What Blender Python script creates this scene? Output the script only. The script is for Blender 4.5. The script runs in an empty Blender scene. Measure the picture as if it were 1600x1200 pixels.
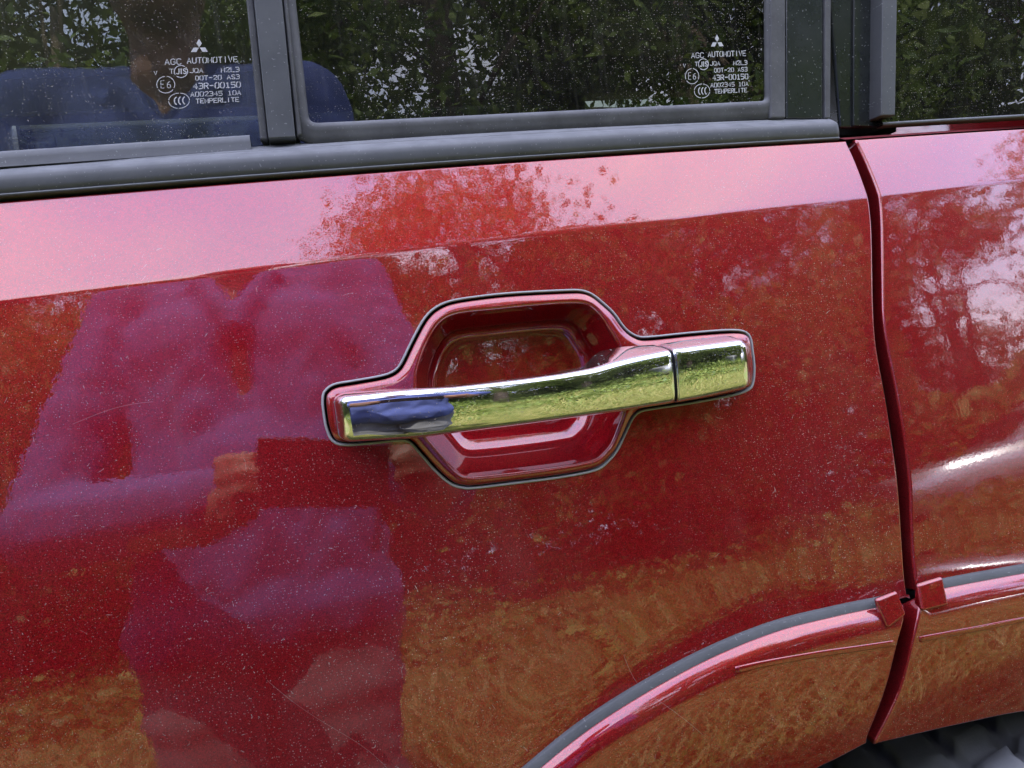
import bpy, bmesh, math, random
import numpy as np
from mathutils import Vector, Matrix, noise
from mathutils.geometry import delaunay_2d_cdt

sc = bpy.context.scene
COL = sc.collection
random.seed(7)
RNG = np.random.default_rng(7)

# ------------------------------------------------------------------ camera
D, ZC, FPX = 0.42, 1.08, 1202.0          # metres from the door plane, height, focal length in px of the 1600 px photo
YAW, PITCH, ROLL = (math.radians(a) for a in (14.0, 3.8, 6.7))
_f = np.array([math.sin(YAW)*math.cos(PITCH), math.cos(YAW)*math.cos(PITCH), -math.sin(PITCH)])
_r = np.cross(_f, [0, 0, 1.0]); _r /= np.linalg.norm(_r); _u = np.cross(_r, _f)
CR = _r*math.cos(ROLL) - _u*math.sin(ROLL)
CU = _u*math.cos(ROLL) + _r*math.sin(ROLL)
CPOS = np.array([0.0, -D, ZC])
cam_d = bpy.data.cameras.new('camera'); cam = bpy.data.objects.new('camera', cam_d); COL.objects.link(cam)
cam_d.sensor_width = 36.0; cam_d.lens = 36.0*FPX/1600.0
cam_d.clip_start = 0.01; cam_d.clip_end = 500
cam.matrix_world = Matrix(((CR[0], CU[0], -_f[0], CPOS[0]), (CR[1], CU[1], -_f[1], CPOS[1]),
                           (CR[2], CU[2], -_f[2], CPOS[2]), (0, 0, 0, 1)))
sc.camera = cam

# ------------------------------------------------------------------ sky, sun, exposure
SUN_EL, SUN_AZ = math.radians(66), math.radians(-12)      # high sun from behind the car (+y), so this side is in shade
w = bpy.data.worlds.new('World'); sc.world = w; w.use_nodes = True
nt = w.node_tree; nt.nodes.clear()
out = nt.nodes.new('ShaderNodeOutputWorld'); bg = nt.nodes.new('ShaderNodeBackground')
sky = nt.nodes.new('ShaderNodeTexSky'); sky.sky_type = 'NISHITA'; sky.sun_disc = False
sky.sun_elevation = SUN_EL; sky.sun_rotation = SUN_AZ
sky.air_density = 1.0; sky.dust_density = 1.2; sky.ozone_density = 1.0
tc = nt.nodes.new('ShaderNodeTexCoord'); mp = nt.nodes.new('ShaderNodeMapping'); mp.inputs['Scale'].default_value = (1, 1, 2.2)
cn = nt.nodes.new('ShaderNodeTexNoise'); cn.inputs['Scale'].default_value = 1.5; cn.inputs['Detail'].default_value = 5; cn.inputs['Roughness'].default_value = 0.5
cr = nt.nodes.new('ShaderNodeValToRGB'); cr.color_ramp.elements[0].position = 0.30; cr.color_ramp.elements[1].position = 0.68
cr.color_ramp.elements[0].color = (7.4, 9.2, 17.5, 1); cr.color_ramp.elements[1].color = (16.5, 15.8, 18.0, 1)   # hazy blue to sunlit cloud
mx = nt.nodes.new('ShaderNodeMix'); mx.data_type = 'RGBA'
L = nt.links.new
L(tc.outputs['Generated'], mp.inputs['Vector']); L(mp.outputs['Vector'], cn.inputs['Vector']); L(cn.outputs['Fac'], cr.inputs['Fac'])
mx.inputs['Factor'].default_value = 0.85; L(cr.outputs['Color'], mx.inputs['B']); L(sky.outputs['Color'], mx.inputs['A']); L(mx.outputs['Result'], bg.inputs['Color'])
bg.inputs['Strength'].default_value = 0.15
L(bg.outputs['Background'], out.inputs['Surface'])
sun_d = bpy.data.lights.new('sun', 'SUN'); sun = bpy.data.objects.new('sun', sun_d); COL.objects.link(sun)
sun_d.energy = 5.0; sun_d.angle = math.radians(0.53); sun_d.color = (1.0, 0.95, 0.87)
sun_to = Vector((math.sin(SUN_AZ)*math.cos(SUN_EL), math.cos(SUN_AZ)*math.cos(SUN_EL), math.sin(SUN_EL)))
sun.rotation_euler = sun_to.to_track_quat('Z', 'Y').to_euler()
sun.location = sun_to*30
sc.view_settings.view_transform = 'Standard'; sc.view_settings.look = 'None'
sc.view_settings.gamma = 1.0; sc.view_settings.use_curve_mapping = False
sc.view_settings.exposure = 0.85
sc.cycles.max_bounces = 6; sc.cycles.transparent_max_bounces = 10; sc.cycles.glossy_bounces = 4; sc.cycles.diffuse_bounces = 2; sc.cycles.transmission_bounces = 2
sc.cycles.caustics_reflective = False; sc.cycles.caustics_refractive = False
sc.cycles.sample_clamp_indirect = 6.0

# ------------------------------------------------------------------ small node toolkit
class NM:
    def __init__(s, name):
        s.m = bpy.data.materials.new(name); s.m.use_nodes = True; s.t = s.m.node_tree; s.t.nodes.clear()
        s.out = s.t.nodes.new('ShaderNodeOutputMaterial')
        s.obj = s.n('ShaderNodeTexCoord').outputs['Object']
    def n(s, typ, **kw):
        nd = s.t.nodes.new(typ)
        for k, v in kw.items():
            if k in nd.inputs.keys():
                if isinstance(v, bpy.types.NodeSocket): s.t.links.new(v, nd.inputs[k])
                else: nd.inputs[k].default_value = v
            else: setattr(nd, k, v)
        return nd
    def link(s, a, b): s.t.links.new(a, b)
    def math(s, op, a, b=None, c=None, clamp=False):
        nd = s.t.nodes.new('ShaderNodeMath'); nd.operation = op; nd.use_clamp = clamp
        for i, v in enumerate((a, b, c)):
            if v is None: continue
            if isinstance(v, bpy.types.NodeSocket): s.t.links.new(v, nd.inputs[i])
            else: nd.inputs[i].default_value = v
        return nd.outputs[0]
    def vmath(s, op, a, b=None):
        nd = s.t.nodes.new('ShaderNodeVectorMath'); nd.operation = op
        for i, v in enumerate((a, b)):
            if v is None: continue
            if isinstance(v, bpy.types.NodeSocket): s.t.links.new(v, nd.inputs[i])
            else: nd.inputs[i].default_value = v
        return nd
    def noise(s, scale, detail=3, rough=0.5, vec=None, dist=0.0):
        return s.n('ShaderNodeTexNoise', Vector=vec or s.obj, Scale=scale, Detail=detail, Roughness=rough, Distortion=dist).outputs['Fac']
    def ramp(s, fac, lo, hi, a=0.0, b=1.0):
        return s.n('ShaderNodeMapRange', Value=fac, **{'From Min': lo, 'From Max': hi, 'To Min': a, 'To Max': b}).outputs['Result']
    def mix(s, fac, a, b):
        nd = s.t.nodes.new('ShaderNodeMix'); nd.data_type = 'RGBA'
        for k, v in (('Factor', fac), ('A', a), ('B', b)):
            if isinstance(v, bpy.types.NodeSocket): s.t.links.new(v, nd.inputs[k])
            else: nd.inputs[k].default_value = v if k == 'Factor' else (*v, 1.0)
        return nd.outputs['Result']
    def lint(s, scale, length, width, keep, seed=0.0):
        """short curled lint and dust specks: one dash per Voronoi cell, turned at random, most cells empty"""
        p = s.vmath('ADD', s.obj, (seed, seed*1.7, seed*0.3)).outputs[0]
        wob = s.n('ShaderNodeTexNoise', Vector=p, Scale=scale*0.55, Detail=1.0).outputs['Color']
        wv = s.vmath('SCALE', s.vmath('SUBTRACT', wob, (0.5, 0.5, 0.5)).outputs[0]); wv.inputs['Scale'].default_value = 1.3/scale
        pp = s.vmath('ADD', p, wv.outputs[0]).outputs[0]
        flat = s.vmath('MULTIPLY', pp, (1, 0, 1)).outputs[0]
        v = s.n('ShaderNodeTexVoronoi', Vector=flat, Scale=scale)
        v.feature = 'F1'
        dlt = s.vmath('SUBTRACT', flat, v.outputs['Position']).outputs[0]
        sep = s.n('ShaderNodeSeparateColor', Color=v.outputs['Color'])
        ang = s.math('MULTIPLY', sep.outputs[0], 6.283)
        rot = s.n('ShaderNodeVectorRotate', Vector=dlt, Angle=ang); rot.rotation_type = 'Y_AXIS'
        sx = s.n('ShaderNodeSeparateXYZ', Vector=rot.outputs[0])
        ln = s.math('MULTIPLY', s.math('POWER', sep.outputs[1], 2.0), length)
        a = s.math('MAXIMUM', s.math('SUBTRACT', s.math('ABSOLUTE', sx.outputs[0]), ln), 0.0)
        d = s.math('SQRT', s.math('ADD', s.math('MULTIPLY', a, a), s.math('MULTIPLY', sx.outputs[2], sx.outputs[2])))
        m = s.ramp(d, width*0.5, width, 1.0, 0.0)
        return s.math('MULTIPLY', m, s.math('LESS_THAN', sep.outputs[2], keep))

def principled(name, color, rough=0.5, metallic=0.0, spec=0.5, var=0.0, vscale=20.0, bump=0.0, bscale=200.0, **kw):
    q = NM(name)
    p = q.n('ShaderNodeBsdfPrincipled', Roughness=rough, Metallic=metallic)
    p.inputs['Specular IOR Level'].default_value = spec
    for k, v in kw.items(): p.inputs[k].default_value = v
    if var:
        f = q.ramp(q.noise(vscale, 4), 0.3, 0.7)
        a = tuple(c*(1-var) for c in color); b = tuple(min(1, c*(1+var)) for c in color)
        q.link(q.mix(f, a, b), p.inputs['Base Color'])
    else: p.inputs['Base Color'].default_value = (*color, 1)
    if bump:
        bn = q.n('ShaderNodeBump', Height=q.noise(bscale, 3), Strength=bump, Distance=0.001)
        q.link(bn.outputs[0], p.inputs['Normal'])
    q.link(p.outputs[0], q.out.inputs['Surface'])
    return q.m

def make_paint(name, base, dust=1.0):
    q = NM(name)
    fl = q.n('ShaderNodeTexVoronoi', Vector=q.obj, Scale=2600.0)
    fsep = q.n('ShaderNodeSeparateColor', Color=fl.outputs['Color'])
    flake = q.ramp(fsep.outputs[0], 0.0, 1.0, 0.55, 1.45)
    col = q.vmath('SCALE', tuple(base)); q.link(flake, col.inputs['Scale'])
    flake_n = q.n('ShaderNodeBump', Height=fsep.outputs[1], Strength=0.25, Distance=0.0004)
    peel = q.n('ShaderNodeBump', Height=q.math('ADD', q.noise(420, 2), q.math('MULTIPLY', q.noise(26, 2), 5.0)), Strength=0.06, Distance=0.0002)
    film = q.ramp(q.noise(9, 4, 0.65), 0.42, 0.75, 0.003*dust, 0.016*dust)
    run = q.n('ShaderNodeMapping', Vector=q.obj); run.inputs['Scale'].default_value = (150, 1, 7)
    film = q.math('ADD', film, q.math('MULTIPLY', q.ramp(q.noise(1.0, 3, 0.6, run.outputs[0]), 0.55, 0.85, 0.0, 0.035*dust), q.ramp(q.noise(7, 3), 0.45, 0.7)))
    p = q.n('ShaderNodeBsdfPrincipled', Metallic=0.62, Roughness=0.42)
    q.link(col.outputs[0], p.inputs['Base Color']); q.link(flake_n.outputs[0], p.inputs['Normal'])
    p.inputs['Specular IOR Level'].default_value = 0.0; p.inputs['Coat Weight'].default_value = 1.0; p.inputs['Coat IOR'].default_value = 2.0
    q.link(q.ramp(q.noise(14, 5, 0.7), 0.3, 0.75, 0.002, 0.022), p.inputs['Coat Roughness'])
    q.link(peel.outputs[0], p.inputs['Coat Normal'])
    dirt = q.n('ShaderNodeBsdfDiffuse', Color=(0.85, 0.80, 0.76, 1))
    clump = q.math('MULTIPLY', q.ramp(q.noise(16, 3, 0.6), 0.36, 0.66, 0.3, 1.0), q.ramp(q.noise(4.5, 3, 0.6), 0.36, 0.62, 0.12, 1.0))
    l1 = q.lint(330, 0.0006, 0.00021, 0.15, 1.3)
    l2 = q.lint(150, 0.0018, 0.00019, 0.09, 4.1)
    l3 = q.lint(760, 0.0001, 0.00021, 0.24, 7.7)
    lint = q.math('MULTIPLY', q.math('MAXIMUM', q.math('MAXIMUM', l1, l2), l3), clump)
    lint = q.math('MULTIPLY', lint, q.ramp(q.noise(900, 2), 0.35, 0.65, 0.12, 0.75*dust))
    ny = q.n('ShaderNodeSeparateXYZ', Vector=q.n('ShaderNodeNewGeometry').outputs['Normal']).outputs[1]
    lint = q.math('MULTIPLY', lint, q.ramp(q.math('ABSOLUTE', ny), 0.3, 0.6))      # loose lint clings to the outer skin, not to the gap walls
    scr = q.math('MULTIPLY', q.lint(11, 0.035, 0.00014, 0.30, 12.0), 0.16*dust)
    lint = q.math('MAXIMUM', lint, scr)
    fac = q.math('MAXIMUM', film, lint, clamp=True)
    ms = q.n('ShaderNodeMixShader', Fac=fac)
    q.link(p.outputs[0], ms.inputs[1]); q.link(dirt.outputs[0], ms.inputs[2])
    q.link(ms.outputs[0], q.out.inputs['Surface'])
    return q.m

def make_plastic(name, base, rough, film_lo, film_hi, dustcol=(0.40, 0.41, 0.41), up=0.0, coat=0.0):
    """dusty black trim: dust lies thicker where the surface faces up"""
    q = NM(name)
    p = q.n('ShaderNodeBsdfPrincipled')
    p.inputs['Base Color'].default_value = (*base, 1)
    q.link(q.ramp(q.noise(60, 5, 0.65), 0.3, 0.7, rough-0.07, rough+0.09), p.inputs['Roughness'])
    p.inputs['Coat Weight'].default_value = coat; p.inputs['Coat Roughness'].default_value = 0.08
    bn = q.n('ShaderNodeBump', Height=q.noise(1400, 2), Strength=0.12, Distance=0.0003); q.link(bn.outputs[0], p.inputs['Normal'])
    film = q.ramp(q.noise(40, 6, 0.7), 0.3, 0.75, film_lo, film_hi)
    if up:
        g = q.n('ShaderNodeNewGeometry'); z = q.n('ShaderNodeSeparateXYZ', Vector=g.outputs['Normal']).outputs[2]
        film = q.math('ADD', film, q.math('MULTIPLY', q.ramp(z, 0.15, 0.8), q.ramp(q.noise(90, 4), 0.25, 0.75, up*0.5, up)))
    spots = q.math('MULTIPLY', q.lint(420, 0.0004, 0.0003, 0.16, 2.2), 0.55)
    fac = q.math('MAXIMUM', film, spots, clamp=True)
    d = q.n('ShaderNodeBsdfDiffuse', Color=(*dustcol, 1))
    ms = q.n('ShaderNodeMixShader', Fac=fac); q.link(p.outputs[0], ms.inputs[1]); q.link(d.outputs[0], ms.inputs[2])
    q.link(ms.outputs[0], q.out.inputs['Surface'])
    return q.m

def make_glass(name, tint, ior=1.6, dust=1.0):
    q = NM(name)
    tr = q.n('ShaderNodeBsdfTransparent', Color=(*tint, 1))
    gl = q.n('ShaderNodeBsdfGlossy', Roughness=0.0, Color=(0.95, 1.0, 0.97, 1))
    fr = q.n('ShaderNodeFresnel', IOR=ior)
    a = q.n('ShaderNodeMixShader', Fac=fr.outputs[0]); q.link(tr.outputs[0], a.inputs[1]); q.link(gl.outputs[0], a.inputs[2])
    d = q.n('ShaderNodeBsdfDiffuse', Color=(0.6, 0.57, 0.5, 1))
    film = q.ramp(q.noise(12, 6, 0.7), 0.35, 0.75, 0.004*dust, 0.03*dust)
    streak = q.n('ShaderNodeMapping', Vector=q.obj); streak.inputs['Scale'].default_value = (260, 1, 14)
    st = q.ramp(q.noise(1.0, 3, 0.6, streak.outputs[0]), 0.55, 0.8, 0.0, 0.05*dust)
    s1 = q.math('MAXIMUM', q.lint(340, 0.0002, 0.00023, 0.22, 3.3), q.lint(620, 0.0001, 0.00021, 0.22, 9.1))
    s1 = q.math('MULTIPLY', s1, q.ramp(q.noise(20, 4), 0.35, 0.65, 0.12, 0.8*dust))
    fac = q.math('MAXIMUM', q.math('ADD', film, st), s1, clamp=True)
    ms = q.n('ShaderNodeMixShader', Fac=fac); q.link(a.outputs[0], ms.inputs[1]); q.link(d.outputs[0], ms.inputs[2])
    q.link(ms.outputs[0], q.out.inputs['Surface'])
    return q.m

M = {}
M['paint'] = make_paint('metallic_red_paint', (0.32, 0.006, 0.011))
M['paint_cup'] = make_paint('metallic_red_paint_clean', (0.32, 0.006, 0.011), dust=0.25)
M['trim'] = make_plastic('black_moulding', (0.060, 0.066, 0.070), 0.45, 0.08, 0.2, up=0.5)
M['rubber'] = make_plastic('dusty_rubber_seal', (0.03, 0.03, 0.031), 0.6, 0.12, 0.34, up=0.35)
M['flare_gasket'] = make_plastic('flare_gasket', (0.050, 0.055, 0.056), 0.55, 0.10, 0.24)
M['gloss_black'] = make_plastic('gloss_black_frame', (0.012, 0.017, 0.016), 0.16, 0.01, 0.05, coat=0.6)
M['gasket'] = make_plastic('grey_gasket', (0.40, 0.40, 0.39), 0.5, 0.05, 0.2)
M['jamb'] = principled('jamb_gap_shade', (0.014, 0.001, 0.001), 0.7)  # body red darkened to near black, so the gap's shade is in the colour
M['ledge'] = principled('dusty_red_ledge', (0.17, 0.012, 0.016), 0.55, var=0.3, vscale=120)
M['dark'] = principled('underbody_black', (0.012, 0.011, 0.011), 0.8)
M['glass'] = make_glass('tinted_glass', (0.74, 0.79, 0.75))
M['glass_dark'] = make_glass('dark_tinted_glass', (0.27, 0.30, 0.27), 1.75)
M['glass_blackout'] = make_glass('blackout_glass', (0.08, 0.09, 0.085), dust=0.3)  # nearly opaque tint, added to stop daylight showing through the far window
M['etch'] = principled('etched_marking', (0.62, 0.63, 0.62), 0.7)

def make_chrome():
    q = NM('chrome')
    p = q.n('ShaderNodeBsdfPrincipled', Metallic=1.0)
    p.inputs['Base Color'].default_value = (0.80, 0.81, 0.82, 1)
    q.link(q.ramp(q.noise(30, 4), 0.45, 0.75, 0.004, 0.09), p.inputs['Roughness'])
    d = q.n('ShaderNodeBsdfDiffuse', Color=(0.55, 0.5, 0.45, 1))
    sp = q.math('MULTIPLY', q.lint(500, 0.0004, 0.0002, 0.22, 5.5), 0.5)
    fac = q.math('MAXIMUM', q.ramp(q.noise(25, 5, 0.7), 0.4, 0.8, 0.01, 0.06), sp, clamp=True)
    ms = q.n('ShaderNodeMixShader', Fac=fac); q.link(p.outputs[0], ms.inputs[1]); q.link(d.outputs[0], ms.inputs[2])
    q.link(ms.outputs[0], q.out.inputs['Surface'])
    return q.m
M['chrome'] = make_chrome()

# ------------------------------------------------------------------ scene tree helpers
def tag(o, label=None, cat=None, group=None, kind=None):
    for k, v in (('label', label), ('category', cat), ('group', group), ('kind', kind)):
        if v: o[k] = v
    return o
def empty(name, loc=(0, 0, 0), parent=None):
    o = bpy.data.objects.new(name, None); COL.objects.link(o); o.location = loc
    if parent: o.parent = parent
    o.empty_display_size = 0.05
    return o
def mesh_obj(name, verts, faces, mat, parent=None, normals=None, smooth=True):
    me = bpy.data.meshes.new(name)
    me.from_pydata([tuple(map(float, v)) for v in verts], [], [tuple(map(int, f)) for f in faces])
    me.materials.append(mat)
    if smooth: me.polygons.foreach_set('use_smooth', [True]*len(me.polygons))
    me.update()
    if normals is not None:
        nn = np.asarray(normals, float); nn /= np.linalg.norm(nn, axis=1)[:, None]
        me.normals_split_custom_set_from_vertices([tuple(v) for v in nn])
    o = bpy.data.objects.new(name, me); COL.objects.link(o)
    if parent: o.parent = parent
    return o
def bm_obj(name, bm, mat, parent=None, smooth=True):
    bmesh.ops.recalc_face_normals(bm, faces=bm.faces)
    me = bpy.data.meshes.new(name); bm.to_mesh(me); bm.free(); me.materials.append(mat)
    if smooth: me.polygons.foreach_set('use_smooth', [True]*len(me.polygons))
    o = bpy.data.objects.new(name, me); COL.objects.link(o)
    if parent: o.parent = parent
    return o

# ------------------------------------------------------------------ the body side as a surface y = body(x, z)
def ray(px, py):
    return _f + CR*(px-800.0)/FPX - CU*(py-600.0)/FPX
def at(px, py, Y=0.0):
    """photo pixel -> point where the sight line meets the vertical plane y = Y, or the surface Y(x, z)"""
    d = ray(px, py)
    if not callable(Y):
        return CPOS + d*((D+Y)/d[1])
    y = 0.0
    for _ in range(12):
        p = CPOS + d*((D+y)/d[1]); y = float(np.ravel(Y(np.array([p[0]]), np.array([p[2]])))[0])
    return CPOS + d*((D+y)/d[1])
def xz(pts, Y=0.0):
    return np.array([at(px, py, Y)[[0, 2]] for px, py in pts])

A_MAIN, A_BAND, R_V, W_CR = 0.200, 0.375, 6.0, 0.0011
def crease_z(x): return 1.1247 + 0.031*(x+0.1415)
def base_body(x, z):
    s = crease_z(x) - z
    lc = np.logaddexp(s/W_CR, -s/W_CR) - math.log(2)
    y = -(A_MAIN*s - np.clip(s, -0.2, 0.5)**2/(2*R_V) + (A_BAND-A_MAIN)*0.5*(s - W_CR*lc))
    y = y + np.clip(s-0.15, 0, 0.4)**2/(2*0.80)
    return y + (x-0.10)**2/(2*4.5)
def seg_dist(x, z, poly):
    x = np.asarray(x, float); z = np.asarray(z, float)
    best = np.full(x.shape, 1e9); side = np.zeros(x.shape)
    for a, b in zip(poly[:-1], poly[1:]):
        d = b-a; l2 = d@d
        t = np.clip(((x-a[0])*d[0]+(z-a[1])*d[1])/l2, 0, 1)
        dx = x-a[0]-t*d[0]; dz = z-a[1]-t*d[1]
        dd = np.hypot(dx, dz); m = dd < best
        best = np.where(m, dd, best); side = np.where(m, d[0]*dz-d[1]*dx, side)
    return best, side
def smooth_poly(pts, n=10, closed=False):
    """Catmull-Rom through the points"""
    P = np.asarray(pts, float); N = len(P); res = []
    rng = range(N) if closed else range(N-1)
    for i in rng:
        if closed: p0, p1, p2, p3 = P[(i-1) % N], P[i], P[(i+1) % N], P[(i+2) % N]
        else: p0, p1, p2, p3 = P[max(i-1, 0)], P[i], P[i+1], P[min(i+2, N-1)]
        for k in range(n):
            t = k/n
            res.append(0.5*((2*p1)+(-p0+p2)*t+(2*p0-5*p1+4*p2-p3)*t*t+(-p0+3*p1-3*p2+p3)*t**3))
    if not closed: res.append(P[-1])
    return np.array(res)
def resample(poly, step, closed=False):
    P = np.asarray(poly, float)
    if closed: P = np.vstack([P, P[:1]])
    L_ = np.r_[0, np.cumsum(np.linalg.norm(np.diff(P, axis=0), axis=1))]
    n = max(2, int(round(L_[-1]/step)))
    s = np.linspace(0, L_[-1], n+1)
    Q = np.column_stack([np.interp(s, L_, P[:, k]) for k in range(P.shape[1])])
    return Q[:-1] if closed else Q
def offset(poly, d, closed=True):
    """shift an outline sideways (to its left for d > 0)"""
    P = np.asarray(poly, float)
    if closed: t = np.roll(P, -1, 0)-np.roll(P, 1, 0)
    else: t = np.gradient(P, axis=0)
    t /= np.linalg.norm(t, axis=1)[:, None]+1e-12
    return P + d*np.column_stack([-t[:, 1], t[:, 0]])
def area2(P): return 0.5*np.sum(P[:, 0]*np.roll(P[:, 1], -1)-np.roll(P[:, 0], -1)*P[:, 1])
def inside(P, x, z):
    r = np.zeros(x.shape, bool)
    for a, b in zip(P, np.roll(P, -1, 0)):
        c = ((a[1] > z) != (b[1] > z))
        with np.errstate(divide='ignore', invalid='ignore'):
            r ^= c & (x < (b[0]-a[0])*(z-a[1])/(b[1]-a[1])+a[0])
    return r
def sharp_resample(corner_polys, step):
    """several polylines end to end -> one closed outline that keeps their end corners"""
    segs = [resample(p, step)[:-1] for p in corner_polys]
    return np.vstack(segs)

# outlines traced over the photograph, lifted to the body surface
gask_door = smooth_poly(xz([(420, 1720), (560, 1470), (700, 1302), (815, 1203), (905, 1130), (1000, 1069), (1100, 1016), (1200, 976), (1290, 953), (1372, 936), (1418, 926)], base_body), 10)
gask_quar = smooth_poly(xz([(1424, 918), (1475, 907), (1540, 895), (1600, 885), (1700, 874), (1830, 866), (2000, 868)], base_body), 10)
def body_over(g):
    g = resample(g, 0.0015)
    def F(x, z):
        d, s = seg_dist(x, z, g)
        return base_body(x, z) - 0.0040*np.exp(-(np.where(s < 0, 0, d)/0.014))
    return F
def flare_fun(g):
    g = resample(g, 0.0015)
    def F(x, z):
        d, s = seg_dist(x, z, g)
        d = np.where(s > 0, 0, d)
        return base_body(x, z) - 0.0060 - 0.0098*(1-np.exp(-d/0.0056)) + 0.10*d*d/0.2
    return F

def skin(name, outline, holes, Y, mat, parent, step=0.006, hem=0.0018, hem_depth=0.008, dense=None, hem_holes=False, clear=None):
    """one pressed panel: outline (closed, in x-z) filled with a fine triangulation on the surface Y, edges rolled inwards"""
    loops = [np.asarray(outline)] + [np.asarray(h) for h in holes]
    if area2(loops[0]) < 0: loops[0] = loops[0][::-1]
    for i in range(1, len(loops)):
        if area2(loops[i]) > 0: loops[i] = loops[i][::-1]
    if hem: loops[0] = offset(loops[0], hem)
    if hem_holes: loops[1:] = [offset(h, hem) for h in loops[1:]]
    lo = loops[0].min(0); hi = loops[0].max(0)
    gx, gz = np.meshgrid(np.arange(lo[0], hi[0], step), np.arange(lo[1], hi[1], step))
    gx[1::2] += step*0.5
    pts = np.column_stack([gx.ravel(), gz.ravel()])
    if clear is not None: pts = pts[~clear(pts[:, 0], pts[:, 1])]
    if dense is not None: pts = np.vstack([pts, dense])
    keep = inside(loops[0], pts[:, 0], pts[:, 1])
    for h in loops[1:]: keep &= ~inside(h, pts[:, 0], pts[:, 1])
    pts = pts[keep]
    for lp in loops:
        d, _ = seg_dist(pts[:, 0], pts[:, 1], np.vstack([lp, lp[:1]])); pts = pts[d > 0.0012]
    verts2 = []; edges = []; spans = []
    for lp in loops:
        b = len(verts2); n = len(lp); verts2 += [Vector(p) for p in lp]; edges += [(b+i, b+(i+1) % n) for i in range(n)]
        spans.append((b, n))
    verts2 += [Vector(p) for p in pts]
    vo, _, fo, ov, _, _ = delaunay_2d_cdt(verts2, edges, [], 0, 1e-7)
    V = np.array([tuple(v) for v in vo]); Fc = np.array([f for f in fo])
    cen = V[Fc].mean(1)
    ok = inside(loops[0], cen[:, 0], cen[:, 1])
    for h in loops[1:]: ok &= ~inside(h, cen[:, 0], cen[:, 1])
    Fc = Fc[ok]
    remap = {}
    for i, src in enumerate(ov):
        for s_ in src: remap[s_] = i
    def lift(P):
        y = Y(P[:, 0], P[:, 1]); return np.column_stack([P[:, 0], y, P[:, 1]])
    def nrm(P):
        e = 0.0004
        dx = (Y(P[:, 0]+e, P[:, 1])-Y(P[:, 0]-e, P[:, 1]))/(2*e); dz = (Y(P[:, 0], P[:, 1]+e)-Y(P[:, 0], P[:, 1]-e))/(2*e)
        n = np.column_stack([dx, -np.ones(len(P)), dz]); return n/np.linalg.norm(n, axis=1)[:, None]
    V3 = list(lift(V)); N3 = list(nrm(V)); faces = []
    for f in Fc:
        a, b, c = (V3[i] for i in f)
        n = np.cross(b-a, c-a)
        faces.append(tuple(f) if n[1] < 0 else tuple(f[::-1]))
    if hem:
        for li, (b, n) in enumerate(spans):
            if li > 0 and not hem_holes: continue
            idx = [remap[b+i] for i in range(n)]
            P = V[idx]; P3 = lift(P); NN = nrm(P)
            t = np.roll(P3, -1, 0)-np.roll(P3, 1, 0); t /= np.linalg.norm(t, axis=1)[:, None]
            o = np.cross(NN, t); o /= np.linalg.norm(o, axis=1)[:, None]
            c = lift(P + 0.0005*np.column_stack([o[:, 0], o[:, 2]]))
            inn = inside(loops[0], c[:, 0], c[:, 2]) if li == 0 else ~inside(loops[li], c[:, 0], c[:, 2])
            if np.mean(inn) > 0.5: o = -o
            prev = idx
            for k in range(1, 6):
                if k < 5:
                    ph = k/4*math.pi/2; pos = P3+o*hem*math.sin(ph)-NN*hem*(1-math.cos(ph)); no = NN*math.cos(ph)+o*math.sin(ph)
                else:
                    pos = P3+o*hem-NN*(hem+hem_depth); no = o
                base = len(V3); V3 += list(pos); N3 += list(no)
                cur = [base+i for i in range(n)]
                for i in range(n):
                    j = (i+1) % n
                    q_ = (prev[i], prev[j], cur[j], cur[i])
                    a, b_, c_ = (V3[w_] for w_ in q_[:3])
                    nn = np.cross(b_-a, V3[q_[3]]-a)
                    faces.append(q_ if nn @ N3[q_[3]] > 0 else q_[::-1])
                prev = cur
    return mesh_obj(name, V3, faces, mat, parent, normals=N3)

def ribbon_on(name, line, widths, Y, mat, parent, closed=False, prof=None):
    """bead swept along an outline on surface Y; prof = list of (sideways, proud) in metres"""
    P = np.asarray(line); rows = []
    for off, h in prof:
        Q = offset(P, off, closed); y = Y(Q[:, 0], Q[:, 1]) - h
        rows.append(np.column_stack([Q[:, 0], y, Q[:, 1]]))
    n = len(P); V = np.vstack(rows); F = []
    m = n if closed else n-1
    for r in range(len(rows)-1):
        for i in range(m):
            j = (i+1) % n
            F.append((r*n+i, r*n+j, (r+1)*n+j, (r+1)*n+i))
    bm = bmesh.new()
    vs = [bm.verts.new(v) for v in V]
    for f in F: bm.faces.new([vs[i] for i in f])
    if not closed:
        for i in (0, n-1):
            try: bm.faces.new([vs[r*n+i] for r in range(len(rows))])
            except Exception: pass
    return bm_obj(name, bm, mat, parent)

# ================================================================== THE CAR
car = empty('car', (0, 0, 0))
tag(car, 'dusty dark red metallic car with a chrome door handle, filling the photo', 'car')

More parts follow.
